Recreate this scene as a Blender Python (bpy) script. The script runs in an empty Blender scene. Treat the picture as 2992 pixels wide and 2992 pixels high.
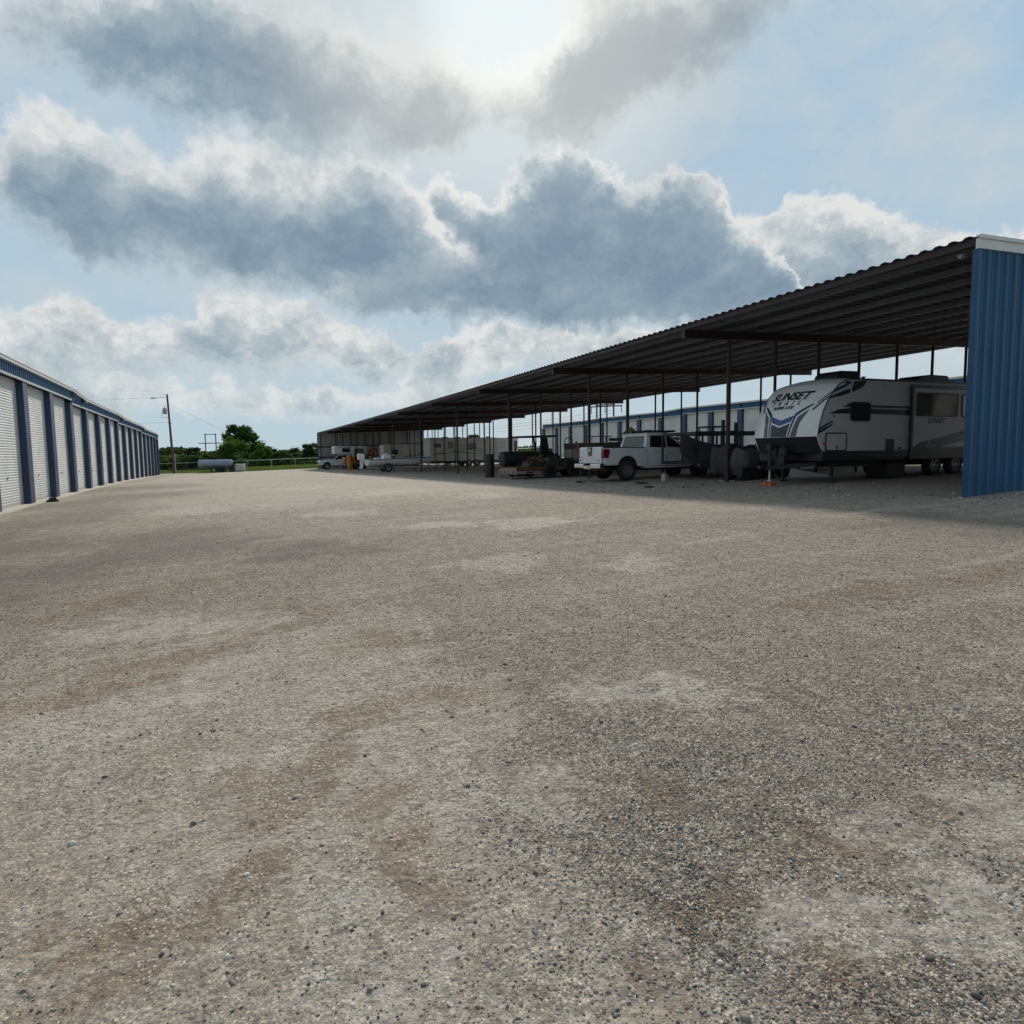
import bpy, bmesh, math, random
import numpy as np
from mathutils import Vector, Matrix
R = math.radians
sc = bpy.context.scene
rng = random.Random(7); nr = np.random.default_rng(11)

# ------------------------------------------------------------------ camera
CZ = 1.656
pitch, roll, yaw = 0.0881, 0.0125, 0.4206
fw = Vector((math.sin(yaw)*math.cos(pitch), math.cos(yaw)*math.cos(pitch), -math.sin(pitch)))
rt = Vector((math.cos(yaw), -math.sin(yaw), 0)); up = rt.cross(fw)
r2 = math.cos(roll)*rt - math.sin(roll)*up; u2 = math.sin(roll)*rt + math.cos(roll)*up
cd = bpy.data.cameras.new('camera'); co = bpy.data.objects.new('camera', cd); sc.collection.objects.link(co)
cd.sensor_width = 36; cd.lens = 36*1951.38/2992; cd.clip_start = 0.05; cd.clip_end = 9000
M = Matrix((r2, u2, -fw)).transposed().to_4x4(); M.translation = (0, 0, CZ)
co.matrix_world = M; sc.camera = co

# ------------------------------------------------------------------ light
SUN_AZ, SUN_EL = 24.2, 31.9
sd = Vector((math.sin(R(SUN_AZ))*math.cos(R(SUN_EL)), math.cos(R(SUN_AZ))*math.cos(R(SUN_EL)), math.sin(R(SUN_EL))))
sl = bpy.data.lights.new('sun', 'SUN'); so = bpy.data.objects.new('sun', sl); sc.collection.objects.link(so)
sl.energy = 3.1; sl.angle = R(4.5); sl.color = (1, .93, .82)
so.rotation_euler = sd.to_track_quat('Z', 'Y').to_euler(); so.location = (0, 0, 60)
sc.view_settings.view_transform = 'Standard'; sc.view_settings.look = 'None'
sc.view_settings.exposure = 0.0; sc.view_settings.gamma = 1

class NG:
    def __init__(s, nt): s.nt = nt; s.n = nt.nodes; s.l = nt.links
    def new(s, t, **kw):
        n = s.n.new(t)
        for k, v in kw.items(): setattr(n, k, v)
        return n
    def put(s, inp, v):
        if v is None: return
        if hasattr(v, 'is_output') or isinstance(v, bpy.types.NodeSocket): s.l.new(v, inp)
        else: inp.default_value = v
    def m(s, op, a, b=None, c=None, clamp=False):
        n = s.new('ShaderNodeMath', operation=op, use_clamp=clamp)
        s.put(n.inputs[0], a); s.put(n.inputs[1], b); s.put(n.inputs[2], c); return n.outputs[0]
    def v(s, op, a, b=None, c=None, out=0):
        n = s.new('ShaderNodeVectorMath', operation=op)
        if op == 'SCALE': b = None
        s.put(n.inputs[0], a); s.put(n.inputs[1], b)
        if c is not None: s.put(n.inputs[2], c)
        return n.outputs[out]
    def mix(s, f, a, b, mode='MIX'):
        n = s.new('ShaderNodeMix', data_type='RGBA', blend_type=mode, clamp_factor=True)
        s.put(n.inputs[0], f); s.put(n.inputs[6], c4(a)); s.put(n.inputs[7], c4(b)); return n.outputs[2]
    def ss(s, x, a, b, lo=0., hi=1.):
        n = s.new('ShaderNodeMapRange', interpolation_type='SMOOTHSTEP')
        s.put(n.inputs[0], x); s.put(n.inputs[1], a); s.put(n.inputs[2], b); s.put(n.inputs[3], lo); s.put(n.inputs[4], hi); return n.outputs[0]
    def noise(s, vec, scale, detail=4, rough=.5, out=0, dist=0.):
        n = s.new('ShaderNodeTexNoise'); s.put(n.inputs['Vector'], vec); n.inputs['Scale'].default_value = scale
        n.inputs['Detail'].default_value = detail; n.inputs['Roughness'].default_value = rough; n.inputs['Distortion'].default_value = dist
        return n.outputs[out]
    def ramp(s, x, pts):
        n = s.new('ShaderNodeValToRGB'); s.put(n.inputs[0], x); e = n.color_ramp.elements
        while len(e) < len(pts): e.new(.5)
        for i, (p, c) in enumerate(pts): e[i].position = p; e[i].color = (*c, 1)
        return n.outputs[0]
def c4(v): return (*v, 1) if isinstance(v, tuple) and len(v) == 3 else v

# ---- world: physical sky with a procedural cloud deck laid out by compass direction and elevation
w = bpy.data.worlds.new('World'); sc.world = w; w.use_nodes = True
g = NG(w.node_tree); w.node_tree.nodes.clear()
tc = g.new('ShaderNodeTexCoord'); D = tc.outputs['Generated']
sx = g.new('ShaderNodeSeparateXYZ'); g.l.new(D, sx.inputs[0])
az = g.m('MULTIPLY', g.m('ARCTAN2', sx.outputs[0], sx.outputs[1]), 57.2958)
el = g.m('MULTIPLY', g.m('ARCSINE', sx.outputs[2]), 57.2958)
cb = g.new('ShaderNodeCombineXYZ'); g.l.new(az, cb.inputs[0]); g.l.new(el, cb.inputs[1]); P0 = cb.outputs[0]
# cloud banks: upper and lower outline as elevation over azimuth (degrees)
CL = dict(
 A_top=[(-12.9, 29.2), (-5.2, 31.0), (1.7, 32.4), (7.7, 31.8), (13.3, 30.4), (18.3, 30.2), (20.8, 29.4), (23.4, 28.6), (26.0, 29.0), (28.2, 31.2), (30.7, 33.4), (36.5, 34.0), (46.2, 33.4), (53.1, 32.2)],
 A_bot=[(-13.1, 26.4), (-9.7, 26.3), (-7.1, 25.5), (-2.3, 23.9), (2.3, 23.2), (7.3, 23.1), (13.0, 23.3), (19.4, 24.1), (23.8, 24.4), (28.1, 23.6), (32.4, 23.8), (36.6, 25.9), (40.6, 27.4), (43.7, 29.0), (46.3, 30.8), (49.7, 32.7)],
 B_top=[(-13.6, 19.1), (-11.9, 20.7), (-10.0, 22.8), (-7.3, 22.7), (-4.7, 22.4), (-2.4, 22.1), (1.9, 22.6), (7.3, 22.6), (13.0, 22.7), (15.5, 21.6), (17.2, 20.2), (19.3, 17.6), (22.3, 15.3), (24.9, 12.8)],
 B_bot=[(-13.8, 16.3), (-12.2, 16.2), (-9.3, 15.2), (-4.6, 13.6), (0.7, 13.4), (6.9, 13.0), (12.7, 13.9), (19.2, 14.7), (22.3, 15.3), (25.0, 16.0)],
 C_top=[(6.9, 12.5), (10.6, 15.0), (14.5, 17.9), (16.8, 21.3), (18.5, 22.1), (21.5, 20.9), (23.3, 20.6), (25.5, 21.7), (26.8, 23.1), (29.4, 23.7), (31.6, 22.6), (34.1, 20.3), (36.7, 21.0), (39.1, 21.3), (40.8, 20.4), (42.4, 18.6), (44.4, 17.1), (45.9, 15.1), (47.2, 11.6), (49.2, 5.9)],
 C_bot=[(6.9, 12.8), (10.6, 12.6), (14.4, 11.5), (19.1, 10.9), (25.8, 10.6), (32.4, 10.4), (38.8, 10.4), (43.7, 10.7), (46.8, 11.6), (49.0, 12.1)],
 F_top=[(38.8, 12.2), (41.2, 18.2), (42.8, 18.7), (45.1, 18.2), (47.7, 18.7), (49.9, 17.8), (51.7, 17.2), (53.7, 15.8), (55.7, 14.9), (57.9, 14.9), (60.9, 14.1), (65.3, 13.3)],
 F_bot=[(38.8, 10.6), (46.8, 9.3), (54.0, 7.9), (61.2, 6.8), (65.7, 6.3)],
 D_top=[(-14.3, 8.5), (-12.6, 9.2), (-10.9, 9.9), (-8.7, 10.8), (-6.8, 9.4), (-4.5, 9.8), (-2.0, 10.3), (0.6, 12.0), (2.9, 12.8), (5.3, 12.5), (7.2, 11.7), (10.1, 11.0), (12.6, 10.4), (15.2, 9.5), (16.9, 6.9), (19.5, 4.3)],
 D_bot=[(-14.6, 5.1), (-9.9, 5.2), (-5.1, 5.6), (1.5, 6.6), (6.6, 6.6), (12.5, 6.0), (15.1, 6.9), (16.9, 7.3), (19.5, 7.8)],
 E_top=[(-14.6, 4.4), (-6.7, 5.5), (1.1, 5.6), (4.9, 5.3), (9.9, 5.1), (15.1, 6.0), (18.2, 9.5), (21.4, 10.5), (25.8, 10.1), (30.2, 10.5), (36.7, 9.6), (43.0, 8.3)],
 E_bot=[(-14.7, 2.7), (-6.9, 3.2), (1.0, 3.8), (9.8, 3.4), (15.0, 3.9), (21.3, 6.0), (30.2, 7.6), (43.0, 7.9)],
)
wn = g.noise(P0, .15, 4, .55, out=1); wv = g.v('SCALE', g.v('SUBTRACT', wn, (.5, .5, .5)), None); wv.node.inputs[3].default_value = 6.0
wn2 = g.noise(P0, .55, 8, .66, out=1); wv2 = g.v('SCALE', g.v('SUBTRACT', wn2, (.5, .5, .5)), None); wv2.node.inputs[3].default_value = 3.4
P1 = g.v('ADD', g.v('ADD', P0, wv), wv2)
s1_ = g.new('ShaderNodeSeparateXYZ'); g.l.new(P1, s1_.inputs[0])
azn = g.m('MULTIPLY', g.m('ADD', s1_.outputs[0], 30.), 1/120.); elw = s1_.outputs[1]
def curve(pts, closed):
    n = g.new('ShaderNodeFloatCurve'); g.l.new(azn, n.inputs[1]); c = n.mapping.curves[0]
    P = [(a, e) for a, e in pts]
    P = [(-30, closed[0] if closed[0] is not None else P[0][1])]+P+[(P[-1][0]+3, closed[1])]+[(90, closed[1])]
    c.points[0].location = ((P[0][0]+30)/120, P[0][1]/50); c.points[-1].location = ((P[-1][0]+30)/120, P[-1][1]/50)
    for a, e in P[1:-1]: c.points.new((a+30)/120, e/50)
    n.mapping.update(); return g.m('MULTIPLY', n.outputs[0], 50.)
f1 = g.noise(g.v('MULTIPLY', P0, (1, 1.5, 1)), .13, 9, .6)
f2 = g.noise(g.v('MULTIPLY', P1, (1, 1.4, 1)), .5, 7, .6)
fsum = g.m('ADD', g.m('MULTIPLY', g.m('SUBTRACT', f1, .5), 1.3), g.m('MULTIPLY', g.m('SUBTRACT', f2, .5), .75))
sky = g.new('ShaderNodeTexSky'); sky.sky_type = 'NISHITA'; sky.sun_disc = False
sky.sun_elevation = R(SUN_EL); sky.sun_rotation = R(SUN_AZ); sky.air_density = 1.0; sky.dust_density = 2.2; sky.ozone_density = 1.5
BS = .1
k = 1/BS
def sc_(c, q=k): return tuple(x*q for x in c)
skc = g.v('MINIMUM', sky.outputs[0], (5.5, 6.0, 6.8))
blue = g.mix(.6, skc, sc_((.30, .52, .70)))
pale = sc_((.50, .63, .69))
blue = g.mix(g.ss(el, 22, 0, 0, .85), blue, pale)
# thin veil
dt0 = g.v('DOT_PRODUCT', D, tuple(sd), out=1)
veil = g.ss(g.m('ADD', g.noise(g.v('MULTIPLY', P1, (1, 1.8, 1)), .06, 8, .62), g.m('MULTIPLY', g.ss(dt0, .93, .995), .30)), .38, .66, 0, .72)
blue = g.mix(veil, blue, sc_((.585, .635, .655)))
wide = g.ss(g.noise(g.v('MULTIPLY', P0, (1, 2.2, 1)), .035, 6, .55), .46, .66)
outm = g.m('MAXIMUM', g.ss(az, 75, 95), g.m('MAXIMUM', g.ss(az, -22, -34), g.ss(el, 32, 40)))
col = g.mix(g.m('MULTIPLY', wide, outm), blue, sc_((.42, .48, .54)))
dt = g.v('DOT_PRODUCT', D, tuple(sd), out=1)
near = g.ss(dt, .93, .9995)
tot = None
# (bank, top softness, base softness, depth of the bright top, darkness, end closing, warm)
for nm, st, sb, dp, dk_, cl in (('E', .7, 1.3, 2.4, .30, (None, 0)), ('F', .7, 2.8, 4.8, .5, (0, 0)), ('D', .9, 2.2, 4.0, .5, (None, 0)), ('C', .45, 1.5, 3.0, .88, (0, 0)), ('B', 1.2, 2.6, 6.0, .90, (None, 0)), ('A', 3.2, 2.8, 5.0, .92, (None, 31))):
    top = curve(CL[nm+'_top'], cl); bot = curve(CL[nm+'_bot'], (None, 40 if nm != 'A' else 45))
    up_ = g.m('SUBTRACT', top, elw); dn_ = g.m('SUBTRACT', elw, bot)
    cv = g.m('MULTIPLY', g.ss(up_, -st, st*1.1), g.ss(dn_, -sb, sb))
    cv = g.ss(g.m('ADD', cv, g.m('MULTIPLY', g.m('MULTIPLY', fsum, 2.6), g.m('MULTIPLY', cv, g.m('SUBTRACT', 1., cv)))), .0, .95)
    th = g.m('MULTIPLY', g.ss(up_, -.3, dp), g.ss(dn_, -sb*1.2, sb*1.2))
    th = g.m('ADD', g.m('MULTIPLY', th, dk_), g.m('MULTIPLY', fsum, .85 if nm in 'CAB' else 1.25), clamp=True)
    cc = g.ramp(th, [(0., (.76, .775, .765)), (.16, (.62, .655, .67)), (.42, (.41, .49, .535)), (.72, (.285, .37, .445)), (1., (.208, .29, .375))])
    cc = g.v('SCALE', cc, None); cc.node.inputs[3].default_value = k
    cc = g.mix(g.ss(el, 10, 0, 0, .4), cc, pale)
    if nm == 'A': cc = g.mix(g.m('MULTIPLY', near, .55), cc, sc_((.66, .66, .62)))
    col = g.mix(cv, col, cc)
    if nm == 'A': tot = g.m('MULTIPLY', cv, th)
glow = g.m('ADD', g.m('MULTIPLY', g.ss(dt, .96, 1.0), .15), g.m('MULTIPLY', g.ss(dt, .992, 1.0), .17))
gl = g.v('SCALE', g.v('MULTIPLY', (k, k, k), (1.0, .97, .86)), None); g.put(gl.node.inputs[3], g.m('MULTIPLY', glow, g.ss(tot, .9, .1, .25, 1)))
col = g.v('ADD', col, gl)
bg = g.new('ShaderNodeBackground'); g.put(bg.inputs[0], col); bg.inputs[1].default_value = BS
wo = g.new('ShaderNodeOutputWorld'); g.l.new(bg.outputs[0], wo.inputs[0])
w.cycles.sampling_method = 'MANUAL'; w.cycles.sample_map_resolution = 512

# ------------------------------------------------------------------ terrain function
XE, XP, XR, Y0, BAY, DP = 14.10, 16.04, 30.05, 17.83, 9.144, 2.081
def zR(Y):
    i = (np.clip(Y, -20, 100)-Y0)/BAY; i = np.where(i < -1, -1+(i+1)*.3, i)
    return CZ-1.082-.1266*i+.0043*i*i
def zL(Y):
    q = (np.clip(Y, 0, 100)-28.0)/4.763
    return CZ-1.811+.0125*q-.0036*q*q*np.where(q < 0, .3, 1)
def gz(X, Y):
    X = np.asarray(X, float); Y = np.asarray(Y, float)
    a, b = zL(Y), zR(Y); t = (X+6.54)/22.58
    t = np.where(t < 0, np.maximum(t, -3)*.3, t)
    z = np.where(t > 1, b+(np.minimum(X, 60)-XP)*.033, a+(b-a)*np.minimum(t, 1))
    far = np.clip((np.hypot(X-15, Y-50)-130)/500, 0, 1)
    return z*(1-far)+(-1.5)*far
def G(x, y): return float(gz(x, y))

# ------------------------------------------------------------------ materials
def mat(name, col, rough=.6, metal=0., var=.12, vs=3., bump=0., bs=20., coord='Object', spec=.5, emit=None, dirt=None, grime=None):
    m = bpy.data.materials.new(name); m.use_nodes = True; g = NG(m.node_tree); b = g.n['Principled BSDF']
    b.inputs['Roughness'].default_value = rough; b.inputs['Metallic'].default_value = metal; b.inputs['Specular IOR Level'].default_value = spec
    tc0 = g.new('ShaderNodeTexCoord').outputs[coord]; rnd = g.new('ShaderNodeObjectInfo').outputs['Random']
    tc = g.v('ADD', tc0, g.v('SCALE', (19., 7., 13.), None)); g.put(tc.node.inputs[1].links[0].from_node.inputs[3], rnd)
    n = g.noise(tc, vs, 5, .6)
    lo = tuple(max(0, c*(1-var)) for c in col); hi = tuple(min(1, c*(1+var)) for c in col)
    c = g.mix(g.ss(n, .3, .7), lo, hi)
    if dirt:
        c = g.mix(g.ss(g.noise(tc, vs*.6+.7, 6, .7), .5, .72, 0, dirt[1]), c, dirt[0])
    if grime:
        z = g.new('ShaderNodeSeparateXYZ'); g.l.new(tc0, z.inputs[0])
        gf = g.m('MULTIPLY', g.ss(g.m('ADD', z.outputs[2], g.m('MULTIPLY', g.m('SUBTRACT', g.noise(tc, 2.5, 6, .7), .5), grime[1]*.9)), grime[0]+grime[1], grime[0]), grime[3])
        c = g.mix(gf, c, grime[2])
        stv = g.v('MULTIPLY', tc, (3., 3., .12)); c = g.mix(g.ss(g.noise(stv, 2.2, 5, .6), .5, .75, 0, .18), c, grime[2])
    g.put(b.inputs['Base Color'], c)
    g.put(b.inputs['Roughness'], g.m('ADD', g.m('MULTIPLY', n, .2), max(0, rough-.1)))
    if bump:
        bn = g.new('ShaderNodeBump'); bn.inputs['Strength'].default_value = bump; bn.inputs['Distance'].default_value = .02
        g.put(bn.inputs['Height'], g.noise(tc, bs, 5, .6)); g.l.new(bn.outputs[0], b.inputs['Normal'])
    if emit: b.inputs['Emission Color'].default_value = (*emit[0], 1); b.inputs['Emission Strength'].default_value = emit[1]
    return m
D_ = (.22, .18, .14)
MT = dict(
 blue=mat('blue_steel', (.009, .076, .172), .45, 0, .14, 1.2, .12, 2.5, dirt=((.03, .09, .19), .25), grime=(.3, .7, (.12, .12, .12), .4), spec=.35),
 navy=mat('navy_trim', (.024, .044, .10), .4, 0, .1, 2.),
 white=mat('white_steel', (.60, .61, .60), .45, 0, .07, .8, .10, 2, dirt=((.45, .43, .38), .4), grime=(-.1, .7, (.30, .26, .21), .6)),
 trim=mat('trim_white', (.66, .66, .63), .45, 0, .05, 2, dirt=((.45, .43, .38), .3)),
 liner=mat('grey_liner', (.33, .33, .34), .5, .0, .12, 1.),
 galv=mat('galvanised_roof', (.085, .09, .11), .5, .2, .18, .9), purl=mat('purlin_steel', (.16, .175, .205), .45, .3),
 oxide=mat('red_oxide_steel', (.042, .027, .030), .55, .2, .25, 4, .1, 30),
 conc=mat('concrete', (.50, .47, .39), .85, 0, .12, 3, .3, 25, dirt=((.3, .26, .2), .5)),
 rub=mat('rubber', (.022, .022, .024), .8, 0, .25, 8),
 rim=mat('alloy', (.35, .35, .36), .35, .7, .1, 5),
 blk=mat('black_plastic', (.018, .018, .02), .5, 0, .2, 3),
 dk=mat('dark_steel', (.035, .036, .04), .5, .3, .3, 4, .1, 20),
 glass=mat('dark_glass', (.012, .015, .017), .08, 0, .1, 2, spec=.7),
 gel=mat('white_gelcoat', (.80, .81, .80), .28, 0, .03, 1.5, dirt=((.55, .54, .5), .18)),
 side=mat('trailer_side', (.68, .68, .70), .4, 0, .04, 1.2, dirt=((.4, .38, .35), .25)),
 paint=mat('white_paint', (.72, .74, .75), .28, 0, .04, 2, dirt=((.5, .47, .42), .25)),
 navyd=mat('decal_navy', (.012, .035, .13), .35), greyd=mat('decal_grey', (.085, .085, .10), .35), char=mat('decal_charcoal', (.022, .023, .027), .35),
 blued=mat('decal_blue', (.02, .075, .24), .35), red=mat('tail_red', (.16, .010, .016), .2), orange=mat('orange_plastic', (.60, .13, .06), .5),
 amber=mat('amber', (.7, .3, .03), .3), chrome=mat('chrome', (.6, .6, .6), .15, 1., .05),
 cream=mat('cream_siding', (.66, .62, .54), .5, 0, .06, 1.5, dirt=((.35, .31, .26), .3)),
 tan=mat('tan_paint', (.36, .25, .12), .5, 0, .2, 3), yel=mat('machine_yellow', (.40, .18, .03), .45, 0, .15, 2, dirt=((.2, .12, .06), .5)),
 oj=mat('machine_orange', (.45, .12, .025), .5, 0, .15, 2, dirt=((.15, .08, .04), .5)),
 olive=mat('olive_aluminium', (.17, .155, .10), .55, .1, .2, 2), wood=mat('weathered_wood', (.26, .20, .14), .8, 0, .25, 6, .3, 30),
 tarp=mat('grey_tarp', (.09, .085, .08), .8, 0, .25, 3, .5, 8), tarpb=mat('black_tarp', (.018, .02, .024), .55, 0, .3, 2, .6, 6),
 mesh=mat('grey_mesh', (.055, .055, .065), .8, 0, .2, 3), green=mat('tractor_green', (.03, .05, .026), .45, 0, .2, 3, dirt=((.1, .08, .05), .5)),
 pole=mat('creosote_pole', (.10, .055, .045), .85, 0, .3, 3, .4, 15), tank=mat('weathered_tank', (.25, .30, .37), .45, .4, .2, 1.5, dirt=((.3, .2, .13), .45)),
 poly=mat('tote_plastic', (.62, .62, .55), .4, 0, .06, 2), wire=mat('wire', (.08, .08, .085), .6), galvp=mat('galvanised_pipe', (.50, .51, .50), .4, .5, .1, 3),
 bark=mat('bark', (.075, .055, .042), .9, 0, .3, 5, .5, 20), dull=mat('dull_cream_paint', (.30, .26, .22), .7, 0, .2, 4, dirt=((.14, .08, .05), .6)), rust=mat('rusty_steel', (.16, .07, .04), .8, .1, .35, 5, .2, 20), lamp=mat('lamp_lens', (.6, .6, .58), .3))

def leafmat(name, a, b):
    m = bpy.data.materials.new(name); m.use_nodes = True; g = NG(m.node_tree); bs = g.n['Principled BSDF']
    at = g.new('ShaderNodeAttribute', attribute_name='tone').outputs['Fac']
    c = g.mix(at, a, b); g.put(bs.inputs['Base Color'], c); bs.inputs['Roughness'].default_value = .75; bs.inputs['Specular IOR Level'].default_value = .12
    tr = g.new('ShaderNodeBsdfTranslucent'); g.put(tr.inputs[0], g.mix(.5, c, (.10, .16, .03)))
    mx = g.new('ShaderNodeMixShader'); mx.inputs[0].default_value = .35
    g.l.new(bs.outputs[0], mx.inputs[1]); g.l.new(tr.outputs[0], mx.inputs[2]); g.l.new(mx.outputs[0], g.n['Material Output'].inputs[0])
    return m
LM = [leafmat('leaf_dark', (.018, .040, .014), (.045, .085, .025)), leafmat('leaf_mid', (.030, .070, .018), (.070, .135, .035)),
      leafmat('leaf_bright', (.055, .12, .02), (.12, .21, .04)), leafmat('leaf_grey', (.025, .038, .022), (.055, .075, .045))]
GRASS = leafmat('grass_blade', (.12, .18, .035), (.24, .29, .08))

# ------------------------------------------------------------------ mesh helpers
class MB:
    def __init__(s): s.v = []; s.f = []
    def add(s, vs, fs):
        o = len(s.v); s.v += [tuple(map(float, p)) for p in vs]; s.f += [tuple(i+o for i in f) for f in fs]; return s
    def box(s, a, b, rz=0., c=None):
        x0, y0, z0 = a; x1, y1, z1 = b
        vs = [(x0, y0, z0), (x1, y0, z0), (x1, y1, z0), (x0, y1, z0), (x0, y0, z1), (x1, y0, z1), (x1, y1, z1), (x0, y1, z1)]
        if rz:
            cx, cy = c or ((x0+x1)/2, (y0+y1)/2); cs, sn = math.cos(rz), math.sin(rz)
            vs = [(cx+(x-cx)*cs-(y-cy)*sn, cy+(x-cx)*sn+(y-cy)*cs, z) for x, y, z in vs]
        return s.add(vs, [(0, 3, 2, 1), (4, 5, 6, 7), (0, 1, 5, 4), (1, 2, 6, 5), (2, 3, 7, 6), (3, 0, 4, 7)])
    def bar(s, p, q, w=.05, h=None):
        p, q = Vector(p), Vector(q); d = (q-p).normalized(); h = h or w
        a = d.cross(Vector((0, 0, 1))); a = Vector((1, 0, 0)) if a.length < 1e-3 else a.normalized(); b = a.cross(d)
        vs = [c+a*i*w/2+b*j*h/2 for c in (p, q) for i, j in ((-1, -1), (1, -1), (1, 1), (-1, 1))]
        return s.add(vs, [(0, 1, 2, 3), (7, 6, 5, 4), (0, 4, 5, 1), (1, 5, 6, 2), (2, 6, 7, 3), (3, 7, 4, 0)])
    def cyl(s, p, q, r, r2=None, n=12, cap=True):
        p, q = Vector(p), Vector(q); d = (q-p).normalized(); r2 = r if r2 is None else r2
        a = d.orthogonal().normalized(); b = d.cross(a)
        vs = [c+(a*math.cos(2*math.pi*i/n)+b*math.sin(2*math.pi*i/n))*rr for c, rr in ((p, r), (q, r2)) for i in range(n)]
        fs = [(i, (i+1) % n, n+(i+1) % n, n+i) for i in range(n)]
        if cap: fs += [tuple(range(n-1, -1, -1)), tuple(range(n, 2*n))]
        return s.add(vs, fs)
    def tube(s, pts, r, n=8):
        for a, b in zip(pts, pts[1:]): s.cyl(a, b, r, n=n)
        return s
    def lathe(s, prof, c=(0, 0, 0), axis='y', n=24):   # prof: (radius, offset along axis)
        vs = []
        for rr, o in prof:
            for i in range(n):
                a = 2*math.pi*i/n; p = (rr*math.cos(a), o, rr*math.sin(a)) if axis == 'y' else ((o, rr*math.cos(a), rr*math.sin(a)) if axis == 'x' else (rr*math.cos(a), rr*math.sin(a), o))
                vs.append((p[0]+c[0], p[1]+c[1], p[2]+c[2]))
        fs = [(j*n+i, j*n+(i+1) % n, (j+1)*n+(i+1) % n, (j+1)*n+i) for j in range(len(prof)-1) for i in range(n)]
        return s.add(vs, fs)
    def prism(s, poly, a, b, axis='y', ins=0., mid=None):    # poly in (x,z) extruded along y (or (y,z) along x)
        n = len(poly); cx = sum(p[0] for p in poly)/n; cz = sum(p[1] for p in poly)/n
        def P(p, o): return (p[0], o, p[1]) if axis == 'y' else ((o, p[0], p[1]) if axis == 'x' else (p[0], p[1], o))
        vs = [P(p, a) for p in poly]+[P(p, b) for p in poly]
        return s.add(vs, [tuple(range(n)), tuple(range(2*n-1, n-1, -1))]+[(i, n+i, n+(i+1) % n, (i+1) % n) for i in range(n)])
    def loft(s, rings, cap=True):
        n = len(rings[0]); vs = [p for r in rings for p in r]
        fs = [(j*n+i, j*n+(i+1) % n, (j+1)*n+(i+1) % n, (j+1)*n+i) for j in range(len(rings)-1) for i in range(n)]
        if cap: fs += [tuple(range(n-1, -1, -1)), tuple(range((len(rings)-1)*n, len(rings)*n))]
        return s.add(vs, fs)
    def grid(s, f, nu, nv, wrap=False):
        vs = [f(i/nu, j/nv) for j in range(nv+1) for i in range(nu+1)]
        return s.add(vs, [(j*(nu+1)+i, j*(nu+1)+i+1, (j+1)*(nu+1)+i+1, (j+1)*(nu+1)+i) for j in range(nv) for i in range(nu)])
    def build(s, name, m, parent=None, smooth=0., bevel=0., label=None):
        me = bpy.data.meshes.new(name); me.from_pydata(s.v, [], s.f)
        bm = bmesh.new(); bm.from_mesh(me)
        bmesh.ops.recalc_face_normals(bm, faces=bm.faces); bm.to_mesh(me); bm.free()
        me.materials.append(MT[m] if isinstance(m, str) else m)
        if smooth: me.shade_smooth(); me.set_sharp_from_angle(angle=R(smooth))
        o = bpy.data.objects.new(name, me); sc.collection.objects.link(o)
        if parent: o.parent = parent
        if bevel:
            b = o.modifiers.new('bevel', 'BEVEL'); b.width = bevel; b.segments = 2; b.limit_method = 'ANGLE'; b.angle_limit = R(40)
        if label: o['label'] = label
        return o
def tag(o, label, cat, group=None, kind=None):
    if label: o['label'] = label
    if cat: o['category'] = cat
    if group: o['group'] = group
    if kind: o['kind'] = kind
    return o
def thing(name, label, cat, loc=(0, 0, 0), rz=0., group=None):
    o = bpy.data.objects.new(name, None); sc.collection.objects.link(o); o.empty_display_size = .3
    o.location = loc; o.rotation_euler = (0, 0, rz); return tag(o, label, cat, group)
def kids(o): return [c for c in bpy.data.objects if c.parent == o]
def copy_tree(o, parent=None):
    c = o.copy(); sc.collection.objects.link(c); c.parent = parent
    for ch in kids(o): copy_tree(ch, c)
    return c
def dup(o, loc, rz, label=None, scale=1.):
    c = copy_tree(o); c.location = loc; c.rotation_euler = (0, 0, rz); c.scale = (scale,)*3 if not isinstance(scale, tuple) else scale
    if label: c['label'] = label
    return c
def text(txt, size, fn, m, parent, name='lettering', shear=.25, bold=.0, sx=1., space=1., cuts=()):
    cu = bpy.data.curves.new('t', 'FONT'); cu.body = txt; cu.size = size; cu.offset = bold; cu.shear = shear; cu.align_x = 'CENTER'; cu.space_character = space; cu.resolution_u = 3
    ob = bpy.data.objects.new('t', cu); sc.collection.objects.link(ob); bpy.context.view_layer.update()
    me = bpy.data.meshes.new_from_object(ob.evaluated_get(bpy.context.evaluated_depsgraph_get())); bpy.data.objects.remove(ob); bpy.data.curves.remove(cu)
    bm = bmesh.new(); bm.from_mesh(me)
    for cy in cuts:
        bmesh.ops.bisect_plane(bm, geom=bm.verts[:]+bm.edges[:]+bm.faces[:], plane_co=(0, cy, 0), plane_no=(0, 1, 0))
    for v in bm.verts: v.co = Vector(fn(v.co.x*sx, v.co.y))
    bm.to_mesh(me); bm.free(); me.name = name; me.materials.clear(); me.materials.append(MT[m])
    o = bpy.data.objects.new(name, me); sc.collection.objects.link(o); o.parent = parent; return o
def rrect(x0, x1, z0, z1, r=.06, n=4):
    pts = []
    for cx, cz, a0 in ((x1-r, z1-r, 0), (x0+r, z1-r, 90), (x0+r, z0+r, 180), (x1-r, z0+r, 270)):
        for i in range(n+1): a = R(a0+90*i/n); pts.append((cx+r*math.cos(a), cz+r*math.sin(a)))
    return pts
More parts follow.
